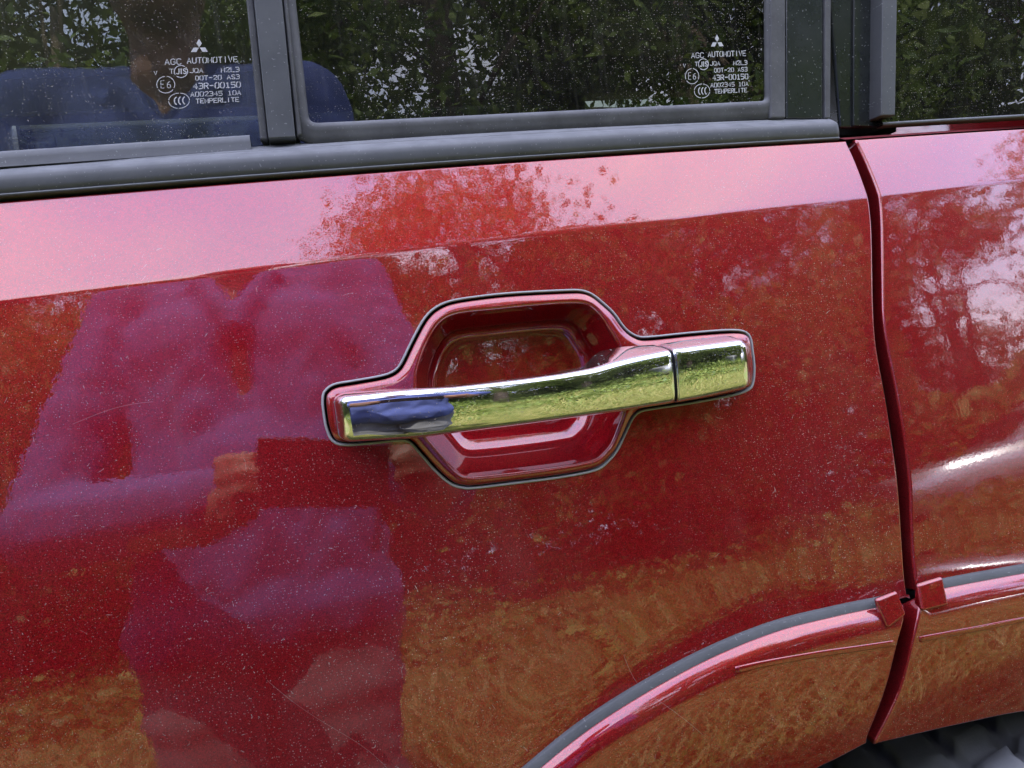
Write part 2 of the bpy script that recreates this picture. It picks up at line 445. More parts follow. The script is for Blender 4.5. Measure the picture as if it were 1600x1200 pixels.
BEZ = [(502, 625), (505, 611), (521, 599), (553, 593), (597, 585), (616, 577), (626, 564), (643, 529), (661, 497), (678, 480), (702, 469), (743, 462),
       (801, 456), (880, 452), (907, 452), (925, 458), (942, 471), (960, 488), (977, 511), (992, 522), (1010, 525), (1082, 518), (1141, 514),
       (1164, 517), (1174, 528), (1177, 547), (1180, 576), (1177, 602), (1167, 612), (1141, 620), (1083, 631), (1024, 640), (1000, 645), (989, 656),
       (977, 681), (966, 704), (951, 722), (931, 736), (878, 747), (801, 757), (743, 764), (722, 764), (702, 757), (678, 736), (655, 710),
       (638, 692), (620, 690), (582, 694), (538, 697), (518, 690), (508, 669), (503, 640)]
CUP = [(652, 593), (655, 570), (667, 535), (684, 507), (702, 494), (728, 488), (772, 484), (830, 478), (880, 474), (907, 474), (922, 478), (937, 491),
       (948, 509), (960, 529), (968, 550), (974, 600), (972, 646), (966, 669), (957, 693), (945, 707), (931, 718), (893, 727), (830, 736), (772, 743),
       (731, 745), (713, 736), (696, 716), (678, 695), (664, 676), (654, 640)]
bez = resample(smooth_poly(xz(BEZ, base_body), 6, True), 0.0022, True)
if area2(bez) < 0: bez = bez[::-1]
cup = resample(smooth_poly(xz(CUP, lambda x, z: base_body(x, z)-0.003), 6, True), 0.0022, True)
if area2(cup) < 0: cup = cup[::-1]

GAPL = [(1322, 219), (1337, 251), (1355, 299), (1362, 340), (1364, 380), (1365, 435), (1367, 500), (1372, 552), (1385, 622), (1397, 700), (1404, 755), (1410, 850), (1411, 916),
        (1409, 975), (1402, 1004), (1384, 1080), (1355, 1153)]
GAPR = [(1336, 217), (1354, 254), (1373, 302), (1377, 340), (1378, 380), (1379, 435), (1381, 500), (1391, 563), (1401, 612), (1415, 696), (1422, 766), (1424, 850), (1426, 911),
        (1430, 985), (1427, 1000), (1407, 1077), (1367, 1162)]
gapl = smooth_poly(xz(GAPL, base_body), 6); gapr = smooth_poly(xz(GAPR, base_body), 6)
topl = xz([(0, 313), (650, 265), (1322, 219)], base_body)
zt = np.polyfit(topl[:, 0], topl[:, 1], 1)
XL, XR = -0.62, 1.15
topline = np.array([[XL, np.polyval(zt, XL)], [gapl[0, 0], gapl[0, 1]]])
# crease rows, so the fold is finely meshed
def crease_rows(x0, x1):
    r = []
    for o in (-0.012, -0.008, -0.0050, -0.0032, -0.0021, -0.0013, -0.0006, 0.0, 0.0006, 0.0013, 0.0021, 0.0032, 0.005, 0.008, 0.012):
        xs = np.arange(x0, x1, 0.005); r.append(np.column_stack([xs, crease_z(xs)+o]))
    return np.vstack(r)
def gask_rows(g):
    return np.vstack([offset(resample(g, 0.005), o, False) for o in (0.003, 0.006, 0.010, 0.015, 0.021)])

# door skin: ends just under the flare gasket
under = offset(gask_door, -0.0012, False)
ic = np.argmin(np.linalg.norm(gapl-under[-1], axis=1))
right_edge = gapl[:ic+1]
low = under[::-1]
bott = np.array([[under[0, 0], under[0, 1]], [XL, under[0, 1]]])
door_out = sharp_resample([topline, right_edge, np.vstack([right_edge[-1:], low]), bott, np.array([bott[1], topline[0]])], 0.003)
bez_hole = offset(bez, 0.0010)
door = skin('rear_door', door_out, [bez_hole], body_over(gask_door), M['paint'], car, step=0.0055,
            dense=np.vstack([crease_rows(XL, 0.40), gask_rows(gask_door)]),
            clear=lambda x, z: (np.abs(z-crease_z(x)) < 0.0145) | (seg_dist(x, z, gask_door)[0] < 0.024))
door['label'] = 'dusty dark red rear door panel with a folded upper band'

# quarter panel
topr = xz([(1336, 219), (1600, 201), (1800, 190)], base_body)
zr = np.polyfit(topr[:, 0], topr[:, 1], 1)
underq = offset(gask_quar, -0.0012, False)
icq = np.argmin(np.linalg.norm(gapr-underq[0], axis=1))
tq = np.array([[XR, np.polyval(zr, XR)], [gapr[0, 0], gapr[0, 1]]])
ledge_q = gapr[:icq+1]
endq = np.array([[XR, underq[-1, 1]], [XR, tq[0, 1]]])
quar_out = sharp_resample([tq, ledge_q, np.vstack([ledge_q[-1:], underq[1:]]), np.vstack([underq[-1:], endq[:1]]), endq], 0.003)
quarter = skin('quarter_panel', quar_out, [], body_over(gask_quar), M['paint'], car, step=0.0055,
               dense=np.vstack([crease_rows(0.34, XR), gask_rows(gask_quar)]),
               clear=lambda x, z: (np.abs(z-crease_z(x)) < 0.0145) | (seg_dist(x, z, gask_quar)[0] < 0.024))
quarter['label'] = 'dark red rear quarter panel beyond the door gap'

# flares below the gaskets
Fd, Fq = flare_fun(gask_door), flare_fun(gask_quar)
arch_d = smooth_poly(xz([(1355, 1162), (1310, 1186), (1270, 1206), (1180, 1262), (1090, 1335), (1010, 1430), (950, 1550), (900, 1720)], Fd), 6)
arch_q = smooth_poly(xz([(1366, 1164), (1430, 1149), (1500, 1133), (1600, 1113), (1720, 1100), (1860, 1105), (2000, 1130)], Fq), 6)
gl2 = smooth_poly(xz([(1412, 944), (1414, 964), (1404, 1004), (1384, 1080), (1356, 1152)], Fd), 6)
fl_top = gask_door[gask_door[:, 0] < gl2[0, 0]-0.001]
flare_d_out = sharp_resample([fl_top, np.vstack([fl_top[-1:], gl2, arch_d[:1]]), arch_d, np.array([arch_d[-1], fl_top[0]])], 0.003)
def rows_below(g):
    return np.vstack([offset(resample(g, 0.0028), -o, False) for o in (0.0013, 0.0026, 0.0040, 0.0055, 0.007, 0.0088, 0.011, 0.0135, 0.0165, 0.021, 0.027)])
fl_d = skin('wheel_arch_flare', flare_d_out, [], Fd, M['paint'], car, step=0.006, hem=0.0016, hem_depth=0.011, dense=rows_below(gask_door), clear=lambda x, z: seg_dist(x, z, gask_door)[0] < 0.029)
gr2 = smooth_poly(xz([(1438, 934), (1437, 952), (1429, 990), (1407, 1077), (1368, 1158)], Fq), 6)
gq_top = gask_quar[gask_quar[:, 0] > gr2[0, 0]+0.001]
flare_q_out = sharp_resample([gq_top, np.vstack([gq_top[-1:], arch_q[-1:]]), arch_q[::-1], np.vstack([arch_q[:1], gr2[::-1], gq_top[:1]])], 0.003)
fl_q = skin('wheel_arch_flare', flare_q_out, [], Fq, M['paint'], car, step=0.006, hem=0.0016, hem_depth=0.011, dense=rows_below(gask_quar), clear=lambda x, z: seg_dist(x, z, gask_quar)[0] < 0.029)

# black gaskets along the flare top
gd = resample(gask_door[:-8], 0.004); gq = resample(gask_quar[7:], 0.004)
gprof = [(0.0030, -0.002), (0.0030, 0.0034), (0.0027, 0.0042), (0.0022, 0.0047), (-0.0016, 0.0068), (-0.0021, 0.0068), (-0.0024, 0.0060), (-0.0025, 0.0)]
ribbon_on('flare_gasket', gd, None, base_body, M['flare_gasket'], car, prof=[(a, h+0.001) for a, h in gprof])
ribbon_on('flare_gasket', gq, None, base_body, M['flare_gasket'], car, prof=[(a, h+0.001) for a, h in gprof])

def weighted(o):
    o.modifiers.new('weighted', 'WEIGHTED_NORMAL').weight = 100
    return o
def block(name, quad, Yf, proud, depth, bev, mat, parent):
    """small moulded block whose face is a quad of photo pixels laid on a surface"""
    c = [at(px, py, Yf) for px, py in quad]
    A_ = np.array([[p[0], p[2], 1] for p in c]); cf = np.linalg.lstsq(A_, np.array([p[1]-q_ for p, q_ in zip(c, proud)]), rcond=None)[0]
    for p, q_, r_ in zip(c, proud, A_@cf): p[1] = r_+q_
    bm = bmesh.new()
    fr = [bm.verts.new((p[0], p[1]-pr, p[2])) for p, pr in zip(c, proud)]; bk = [bm.verts.new((p[0], p[1]+depth, p[2])) for p in c]
    bm.faces.new(fr); bm.faces.new(bk[::-1])
    for i in range(4): bm.faces.new((fr[i], bk[i], bk[(i+1) % 4], fr[(i+1) % 4]))
    bmesh.ops.bevel(bm, geom=bm.edges[:], offset=bev, segments=4, profile=0.5, affect='EDGES')
    return weighted(bm_obj(name, bm, mat, parent))
c1 = block('flare_end_clip', [(1371, 938), (1404, 924), (1411, 958), (1381, 980)], lambda x, z: base_body(x, z)-0.013, (-0.0010, -0.0010, 0.0035, 0.0035), 0.004, 0.0017, M['paint_cup'], car)
c2 = block('flare_end_clip', [(1436, 914), (1476, 902), (1476, 943), (1435, 953)], lambda x, z: base_body(x, z)-0.013, (-0.0010, -0.0010, 0.0035, 0.0035), 0.004, 0.0017, M['paint_cup'], car)

# fine character line pressed into both flares
for line, Yf in (([(1150, 1047), (1200, 1036), (1280, 1022), (1350, 1012), (1397, 1005)], Fd), ([(1437, 999), (1480, 991), (1540, 980), (1600, 968), (1700, 950)], Fq)):
    P = resample(smooth_poly(xz(line, Yf), 8), 0.003)
    ribbon_on('character_line', P, None, Yf, M['paint_cup'], car,
              prof=[(0.0018, -0.0002), (0.0009, 0.0009), (0.0, 0.0002), (-0.0009, 0.0009), (-0.0018, -0.0002)])

# jamb behind the gap, shade put into its colour, closing the view into the gap
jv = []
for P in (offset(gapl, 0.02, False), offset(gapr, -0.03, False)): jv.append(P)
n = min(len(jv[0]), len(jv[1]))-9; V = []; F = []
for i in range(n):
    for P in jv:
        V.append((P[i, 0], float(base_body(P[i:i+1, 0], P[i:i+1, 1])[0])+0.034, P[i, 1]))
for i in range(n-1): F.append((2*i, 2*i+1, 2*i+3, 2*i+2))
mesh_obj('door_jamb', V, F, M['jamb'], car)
# body-coloured ledge under the quarter glass
P0 = np.array([gapr[0, 0]-0.004, 0, gapr[0, 1]])
V = []; F = []
for i, x in enumerate(np.linspace(P0[0], XR, 24)):
    z = np.polyval(zr, x); y = float(base_body(np.array([x]), np.array([z]))[0])
    V += [(x, y+0.0015, z+0.0012), (x, y+0.006, z+0.0022), (x, y+0.011, z+0.0045), (x, y+0.016, z+0.0055), (x, y+0.03, z+0.0055)]
    if i: F += [(5*i-5+k, 5*i-4+k, 5*i+1+k, 5*i+k) for k in range(4)]
mesh_obj('window_ledge', V, F, M['ledge'], car)

# ------------------------------------------------------------------ door handle
handle = empty('door_handle', (0.13, 0, 1.04), car)
handle['label'] = 'chrome pull handle over a recessed red finger cup'
hm = Matrix.Translation(handle.location).inverted()
def hang(o, parent=None):
    o.parent = parent or handle; o.matrix_parent_inverse = hm; return o
# grey gasket round the bezel
g = ribbon_on('bezel_gasket', bez, None, base_body, M['gasket'], None, closed=True,
              prof=[(-0.0002, -0.004), (0.0, 0.0004), (0.0003, 0.0008), (0.0009, 0.0009), (0.0013, 0.0004), (0.0014, -0.004)])
hang(g)
# dark shadow gap line between gasket and skin comes from the gasket sitting in the hole; red bezel inside it
bez_in = offset(bez, 0.0011)
def Ybez(x, z):
    d, s = seg_dist(x, z, np.vstack([bez_in, bez_in[:1]]))
    r, h = 0.0068, 0.0052
    t = np.clip(d/r, 0, 1)
    return base_body(x, z) - h*np.sqrt(np.maximum(1-(1-t)**2, 0)) + 0.0012
def rows_in(P, ds): return np.vstack([resample(offset(P, d), 0.0025, True) for d in ds])
bz = skin('bezel', bez_in, [cup], Ybez, M['paint_cup'], None, step=0.004, hem=0.0022, hem_depth=0.004, hem_holes=True,
          dense=np.vstack([rows_in(bez_in, (0.0004, 0.0009, 0.0016, 0.0025, 0.0036, 0.005, 0.0065))]), clear=lambda x, z: seg_dist(x, z, np.vstack([bez_in, bez_in[:1]]))[0] < 0.0085)
hang(bz)
# finger cup: loft from the opening into a shallow bowl
cc = cup.mean(0); ring0 = resample(cup, 0.003, True)
Hx, Hz = np.ptp(ring0[:, 0])/2, np.ptp(ring0[:, 1])/2
wall_in, wall_dep = 0.0085, 0.017
NW, NF, NB = 8, 12, 10
V = []; F = []; nr = len(ring0)
y0 = float(base_body(cc[:1], cc[1:])[0])
cols = []
for p in ring0:
    v = (p-cc)/np.array([Hx, Hz]); down = np.clip(-v[1]*0.9, 0, 1); f_ = 0.0070+0.0075*down*down*(3-2*down)   # wider fillet at the foot of the bowl
    ys = float(base_body(p[:1], p[1:])[0])-0.0012
    col_ = [(wall_in*t, wall_dep*t) for t in np.linspace(0, 1, NW)]
    dz_ = wall_dep+0.0075-wall_dep
    for k in range(1, NF+1):
        ph = k/NF*math.pi/2; col_.append((wall_in+f_*(1-math.cos(ph)), wall_dep+0.0075*math.sin(ph)))
    last = wall_in+f_
    rows_ = []
    for ins, dep in col_: rows_.append((1-ins/Hx, 1-ins/Hz, dep))
    for t in np.linspace(0, 1, NB+1)[1:]:
        k = t*0.985; rows_.append(((1-last/Hx)*(1-k), (1-last/Hz)*(1-k), wall_dep+0.0075))
    cols.append([(cc[0]+(p[0]-cc[0])*sx, (ys*(1-min(dep/0.0245, 1))+y0*min(dep/0.0245, 1)) + 0.20*(p[1]-cc[1])*sz*min(dep/0.0245, 1)+dep, cc[1]+(p[1]-cc[1])*sz) for sx, sz, dep in rows_])
prof = cols[0]
for r in range(len(prof)):
    for c_ in cols: V.append(c_[r])
for r in range(len(prof)-1):
    for i in range(nr):
        j = (i+1) % nr; F.append((r*nr+i, (r+1)*nr+i, (r+1)*nr+j, r*nr+j))
F.append([(len(prof)-1)*nr+i for i in range(nr)])
bm = bmesh.new(); vs = [bm.verts.new(v) for v in V]
for f in F: bm.faces.new([vs[i] for i in f])
co = bm_obj('finger_cup', bm, M['paint_cup'], None)
me = co.data
if sum(p.normal.y for p in me.polygons) > 0: me.flip_normals()
hang(co)

# chrome grip and fixed end cap: lofted rounded sections along x
def rounded_section(zb, zt, ztb, yf, yb, rf, crown, nseg=6):
    """section in (y, z): back-bottom, front-bottom, front-top, back-top; rounded front corners, crowned front"""
    pts = [np.array([yb, zb+0.002]), np.array([min(yf+0.040*(zt-zb), yb-0.0006), zb]), np.array([yf, zt]), np.array([yb, ztb])]
    radii = [0.001, rf, rf, 0.0012]
    res = []
    for i in range(4):
        p, a, b = pts[i], pts[i-1], pts[(i+1) % 4]
        u = (a-p)/np.linalg.norm(a-p); v = (b-p)/np.linalg.norm(b-p)
        ang = math.acos(np.clip(u@v, -1, 1)); t = min(radii[i]/math.tan(ang/2), 0.48*np.linalg.norm(a-p), 0.48*np.linalg.norm(b-p))
        s0, s1 = p+u*t, p+v*t
        for k in range(nseg+1):
            f_ = k/nseg; res.append((1-f_)**2*s0+2*f_*(1-f_)*p+f_*f_*s1)
        if i == 1:
            e = pts[2]; q0 = s1; 
            v2 = (pts[1]-e)/np.linalg.norm(pts[1]-e); t2 = t; q1 = e+v2*t2
            for k in range(1, 10): res.append(q0+(q1-q0)*k/10)
    R_ = np.array(res)
    zc_, hh = (zb+zt)/2, max((zt-zb)/2, 1e-4)
    fr_w = np.clip((yb-R_[:, 0])/(yb-yf+1e-9), 0, 1)
    R_[:, 0] -= crown*np.clip(1-((R_[:, 1]-zc_)/hh)**2, 0, 1)*fr_w**2
    return R_
def loft(name, stations, mat):
    rows = [np.column_stack([np.full(len(s), x) if np.isscalar(x) else x, s[:, 0], s[:, 1]]) for x, s in stations]
    n = len(rows[0]); bm = bmesh.new()
    vs = [[bm.verts.new(v) for v in r] for r in rows]
    for a, b in zip(vs[:-1], vs[1:]):
        for i in range(n): bm.faces.new((a[i], a[(i+1) % n], b[(i+1) % n], b[i]))
    bm.faces.new(vs[0]); bm.faces.new(vs[-1][::-1])
    return bm_obj(name, bm, mat)
ysurf = float(base_body(np.array([0.13]), np.array([1.04]))[0])
def yfront(px):
    # proud height of the front face along the grip, bowed outwards
    t = (px-545)/(1055-545)
    return ysurf - (0.0215 + 0.0100*(1-(2*t-1)**2))
TOP = [(520, 621), (545, 618), (626, 609), (661, 606), (713, 603), (820, 591), (880, 583), (948, 571), (1000, 558), (1054, 546)]
BOT = [(520, 691), (545, 694), (626, 689), (661, 686), (713, 679.5), (820, 666), (880, 658), (948, 648.5), (1000, 640.5), (1054, 632)]
TBK = [(520, 618), (545, 612), (626, 604), (661, 604), (713, 601), (820, 589), (880, 580), (935, 569), (962, 545), (1000, 537), (1054, 534)]
def interp(tbl, px): a = np.array(tbl, float); return float(np.interp(px, a[:, 0], a[:, 1]))
def grip_station(px, yf, yb, shrink=0.0, rf=0.0042, crown=0.0011):
    a = at(px, interp(BOT, px), yf); b = at(px, interp(TOP, px), yf); c = at(px, interp(TBK, px), yb)
    zb, zt_, ztb = a[2]+shrink, b[2]-shrink, max(c[2]-shrink, zb_ := a[2]+0.01)
    x = (a[0]+b[0])/2
    sec = rounded_section(zb, zt_, ztb, yf, yb, rf, crown)
    # keep each section square to the outline of the photo: shear x with z as the outline leans
    return (x, sec)
YB = ysurf-0.003
st = []
for k in range(9):        # rounded left end
    ph = (k/8)*math.pi/2
    px = 524 + 26*(1-math.cos(ph)) ; yf = YB - 0.0012 - (YB-0.0012-yfront(552))*math.sin(ph)**0.8
    st.append(grip_station(px, yf, YB, shrink=0.0045*(1-math.sin(ph))**1.5, crown=0.0011*math.sin(ph)))
for px in list(np.arange(560, 1040, 12)) + [1040, 1046, 1050]:
    yb = YB if (px < 655 or px > 965) else ysurf-0.012
    if 640 < px < 690: yb = YB - (px-640)/50*0.009
    if px <= 640: yb = YB
    if 925 < px < 975: yb = ysurf-0.012 + (px-925)/50*0.009
    st.append(grip_station(px, yfront(px), yb))
st.append(grip_station(1052.0, yfront(1052)+0.0004, YB, shrink=0.0003)); st.append(grip_station(1052.8, yfront(1052)+0.0012, YB, shrink=0.0011))
grip = hang(loft('grip', st, M['chrome']))
CT = [(1056, 545.5), (1165, 531), (1180, 531)]; CB = [(1056, 632), (1100, 624), (1165, 610), (1180, 606)]; CK = [(1056, 534), (1100, 527), (1165, 520), (1180, 520)]
def cap_station(px, yf, yb, shrink=0.0):
    a = at(px, interp(CB, px), yf); b = at(px, interp(CT, px), yf); c = at(px, interp(CK, px), yb)
    return ((a[0]+b[0])/2, rounded_section(a[2]+shrink, b[2]-shrink, c[2]-shrink, yf, yb, 0.0042, 0.0011))
st = [cap_station(1056.2, yfront(1055)+0.0012, YB, 0.0011), cap_station(1056.9, yfront(1055)+0.0003, YB, 0.0003)]
for px in np.linspace(1060, 1156, 12):
    t = (px-1060)/96; st.append(cap_station(px, yfront(1055)+0.0030*t*t, YB))
for k in range(1, 9):
    ph = k/8*math.pi/2
    st.append(cap_station(1156+17*math.sin(ph), yfront(1055)+0.0030+0.0115*(1-math.cos(ph))**1.3, YB, 0.0048*(1-math.cos(ph))**1.4))
cap = hang(loft('end_cap', st, M['chrome']))
# black joint between grip and cap
bm = bmesh.new()
pj = grip_station(1054.5, yfront(1054)+0.0016, YB, shrink=0.0012); r1 = [(pj[0]-0.0012, y, z) for y, z in pj[1]]; r2 = [(pj[0]+0.0012, y, z) for y, z in pj[1]]
v1 = [bm.verts.new(v) for v in r1]; v2 = [bm.verts.new(v) for v in r2]
for i in range(len(v1)): bm.faces.new((v1[i], v1[(i+1) % len(v1)], v2[(i+1) % len(v1)], v2[i]))
bm.faces.new(v1); bm.faces.new(v2[::-1])
hang(bm_obj('joint_seal', bm, M['dark']))

# ------------------------------------------------------------------ windows, mouldings, pillars
GT = math.tan(math.radians(1.2)); ZB = float(np.polyval(zt, 0.1)) + 0.0012     # glass leans in; bottom edge of belt moulding
YG0 = 0.036
def yglass(x, z): return YG0 + (z-ZB-0.02)*GT
def ypill(x, z): return yglass(x, z)-0.006
ZTOP = 1.66
# belt moulding, extruded profile (z above its bottom edge, y)
yb0 = float(base_body(np.array([0.1]), np.array([ZB]))[0])+0.0085
belt_prof = [(0.0, yb0+0.012), (0.0, yb0-0.0072), (0.0003, yb0-0.0086), (0.0012, yb0-0.0093), (0.0018, yb0-0.0090), (0.0020, yb0-0.0080), (0.0024, yb0-0.0080), (0.0028, yb0-0.0086),
             (0.0050, yb0-0.0091), (0.0080, yb0-0.0090), (0.0105, yb0-0.0085), (0.0120, yb0-0.0076), (0.0130, yb0-0.0062), (0.0155, yb0-0.0020), (0.0161, yb0-0.0008), (0.0163, yb0+0.0006),
             (0.0169, yb0+0.0008), (0.0173, yb0+0.0012), (0.0196, yb0+0.0060), (0.0212, YG0-0.001), (0.0205, YG0+0.01)]
xe = at(1314, 195, yb0)[0]
rows = []
xs = list(np.linspace(XL, xe-0.006, 40)) + [xe-0.006+0.006*math.sin(a) for a in np.linspace(0.2, math.pi/2, 7)]
for i, x in enumerate(xs):
    u = max(0.0, (x-(xe-0.006))/0.006); k = math.sqrt(max(0, 1-u*u))
    zmid = 0.009
    rr = []
    for z, y in belt_prof:
        zz = zmid + (z-zmid)*(0.72+0.28*k); yy = y if y > yb0 else yb0+(y-yb0)*(0.25+0.75*k)
        rr.append((x, yy + (x-0.10)**2/9.0, np.polyval(zt, x)+0.0012+zz))
    rows.append(rr)
bm = bmesh.new(); vs = [[bm.verts.new(v) for v in r] for r in rows]
for a, b in zip(vs[:-1], vs[1:]):
    for i in range(len(belt_prof)-1): bm.faces.new((a[i], a[i+1], b[i+1], b[i]))
bm.faces.new(vs[-1])
belt = bm_obj('belt_moulding', bm, M['trim'], car)
belt['label'] = 'dusty black plastic moulding along the bottom of the door windows'

def up_line(p_bot, p_top, Yf, z_end=ZTOP):
    a, b = at(*p_bot, Yf), at(*p_top, Yf)
    t = (z_end-a[2])/(b[2]-a[2]); x = a[0]+(b[0]-a[0])*t
    return a, np.array([x, float(Yf(x, z_end)), z_end])
def plank(name, L0, L1, R0, R1, Yf, proud, depth, bev, mat, parent, zlow=None):
    """upright strip between two photo lines (each: lower pixel, upper pixel) carried up to the roof"""
    la, lb = up_line(L0, L1, Yf); ra, rb = up_line(R0, R1, Yf)
    bm = bmesh.new(); fr = []; bk = []
    for p in (la, ra, rb, lb):
        fr.append(bm.verts.new((p[0], p[1]-proud, p[2]))); bk.append(bm.verts.new((p[0], p[1]+depth, p[2])))
    bm.faces.new(fr); bm.faces.new(bk[::-1])
    for i in range(4): bm.faces.new((fr[i], bk[i], bk[(i+1) % 4], fr[(i+1) % 4]))
    if bev: bmesh.ops.bevel(bm, geom=[e for e in bm.edges if e.verts[0].co.y < 5], offset=bev, segments=3, profile=0.5, affect='EDGES')
    return weighted(bm_obj(name, bm, mat, parent, smooth=True))

def pane(name, poly, mat, parent, Yf, thick=0.0035):
    bm = bmesh.new()
    fr = [bm.verts.new((p[0], float(Yf(p[0], p[1])), p[1])) for p in poly]; bk = [bm.verts.new((p[0], float(Yf(p[0], p[1]))+thick, p[1])) for p in poly]
    bm.faces.new(fr); bm.faces.new(bk[::-1])
    for i in range(len(poly)): bm.faces.new((fr[i], bk[i], bk[(i+1) % len(poly)], fr[(i+1) % len(poly)]))
    return bm_obj(name, bm, mat, parent, smooth=False)
def line_x(L0, L1, z, Yf):
    a, b = at(*L0, Yf), at(*L1, Yf); return a[0]+(b[0]-a[0])*(z-a[2])/(b[2]-a[2])
zl = ZB+0.012
g1 = pane('door_glass', [(XL, zl), (line_x((410, 219), (389, 0), zl, yglass), zl), (line_x((410, 219), (389, 0), ZTOP, yglass), ZTOP), (XL, ZTOP)], M['glass'], car, yglass)
g1['label'] = 'tinted glass pane left of the black divider'
LM, RM = ((484, 196), (462, 0)), ((1195, 160), (1196, 0))
g2 = pane('fixed_glass', [(line_x(*LM, zl, yglass)-0.006, zl), (line_x(*RM, zl, yglass)+0.006, zl), (line_x(*RM, ZTOP, yglass)+0.006, ZTOP), (line_x(*LM, ZTOP, yglass)-0.006, ZTOP)], M['glass_dark'], car, yglass)
g2['label'] = 'dark tinted fixed pane in the middle of the photo'
def yq(x, z): return 0.039 + (z-ZB-0.02)*GT
qz = xz([(1376, 194), (1600, 181)], yq)
zq = np.polyfit(qz[:, 0], qz[:, 1], 1)
xq0 = line_x((1376, 190), (1388, 0), ZB+0.02, yq)
g3 = pane('quarter_glass', [(xq0, np.polyval(zq, xq0)), (XR, np.polyval(zq, XR)), (XR, ZTOP), (line_x((1376, 190), (1388, 0), ZTOP, yq), ZTOP)], M['glass_dark'], car, yq)
g3['label'] = 'dark tinted pane above the quarter panel'

# rubber frame of the fixed pane with rounded lower corners (one continuous channel)
def channel(name, path, prof, Yf, mat, parent):
    P = np.asarray(path); rows = []
    for off, h in prof:
        Q = offset(P, off, False); rows.append(np.column_stack([Q[:, 0], [float(Yf(x, z))-h for x, z in Q], Q[:, 1]]))
    n = len(P); bm = bmesh.new(); vs = [[bm.verts.new(v) for v in r] for r in rows]
    for a, b in zip(vs[:-1], vs[1:]):
        for i in range(n-1): bm.faces.new((a[i], a[i+1], b[i+1], b[i]))
    return bm_obj(name, bm, mat, parent)
a0, a1 = up_line((478, 190), (457, 0), yglass); b0, b1 = up_line((1199, 160), (1198, 0), yglass)
lb = at(478, 199.5, yglass)[[0, 2]]; rb = at(1199, 163, yglass)[[0, 2]]
rad = 0.0075
def corner(p, d_in, d_out, r, n=8):
    s, e = p-d_in*r, p+d_out*r
    return [(1-t)**2*s+2*t*(1-t)*p+t*t*e for t in np.linspace(0, 1, n)]
dL = (lb-a1[[0, 2]]); dL /= np.linalg.norm(dL); dB = rb-lb; dB /= np.linalg.norm(dB); dR = b1[[0, 2]]-rb; dR /= np.linalg.norm(dR)
path = [a1[[0, 2]]+(lb-dL*rad-a1[[0, 2]])*t for t in np.linspace(0, 0.98, 12)] + corner(lb, dL, dB, rad) + \
       [lb+dB*rad+(rb-lb-2*dB*rad)*t for t in np.linspace(0.02, 0.98, 24)] + corner(rb, dB, dR, rad*0.7) + [rb+dR*rad+(b1[[0, 2]]-rb-dR*rad)*t for t in np.linspace(0.02, 1, 12)]
channel('glass_seal', path, [(0.0022, -0.001), (0.0020, 0.0012), (0.0010, 0.0028), (-0.0010, 0.0036), (-0.0032, 0.0034), (-0.0056, 0.0026), (-0.0100, 0.0022), (-0.0104, -0.002)], yglass, M['rubber'], car)

plank('window_divider', (420.5, 222), (397, 0), (462, 220), (440.5, 0), yglass, 0.0075, 0.02, 0.0008, M['trim'], car)
plank('divider_seal', (407, 221), (385, 0), (419.5, 221), (396.5, 0), yglass, 0.0040, 0.008, 0.0010, M['rubber'], car)
plank('divider_edge', (463, 216), (442, 0), (472, 214), (449, 0), yglass, 0.0052, 0.012, 0.0010, M['rubber'], car)
plank('glass_run', (1198, 188), (1198, 0), (1222, 188), (1222, 0), yglass, 0.0045, 0.01, 0.0015, M['rubber'], car)
plank('door_frame', (1223, 188), (1223, 0), (1281, 188), (1281, 0), yglass, 0.0040, 0.02, 0.0015, M['gloss_black'], car)
plank('frame_edge', (1282, 188), (1281.5, 0), (1290, 188), (1291, 0), yglass, 0.0052, 0.03, 0.0008, M['rubber'], car)
plank('body_pillar', (1312, 200), (1297, 0), (1386, 200), (1388, 0), lambda x, z: yglass(x, z)+0.012, 0.0, 0.02, 0.002, M['gloss_black'], car)
plank('pillar_step', (1330, 198), (1331, 0), (1372, 200), (1370, 0), lambda x, z: yglass(x, z)+0.012, 0.0022, 0.001, 0.001, M['gloss_black'], car)
plank('quarter_glass_trim', (1369, 184), (1371, 0), (1391, 184), (1394, 0), yq, 0.0050, 0.02, 0.0010, M['trim'], car)
# dark closing strips behind the pillars
plank('pillar_core', (1296, 210), (1285, 0), (1400, 206), (1420, 0), lambda x, z: yglass(x, z)+0.034, 0.0, 0.03, 0.0, M['dark'], car)
# lip seals under the roll-down pane
b = up_line((0, 240), (0, 100), yglass)
la_, lb2 = at(0, 242, yglass)[[0, 2]], at(391, 216, yglass)[[0, 2]]
lip = [lb2+(la_-lb2)*(XL-lb2[0])/(la_[0]-lb2[0]), lb2]
channel('glass_lip', resample(np.array([lip[0], lip[1]]), 0.02), [(0.0014, 0.0002), (0.0012, 0.0022), (0.0, 0.0036), (-0.003, 0.0040), (-0.0075, 0.0050)], yglass, M['trim'], car)
# quarter glass lower rubber
qx = np.linspace(xq0, XR, 20); channel('glass_lip', np.column_stack([qx, np.polyval(zq, qx)]), [(0.0012, 0.0001), (0.0008, 0.0010), (-0.0008, 0.0012), (-0.0014, 0.0002), (-0.0016, -0.006)], yq, M['trim'], car)

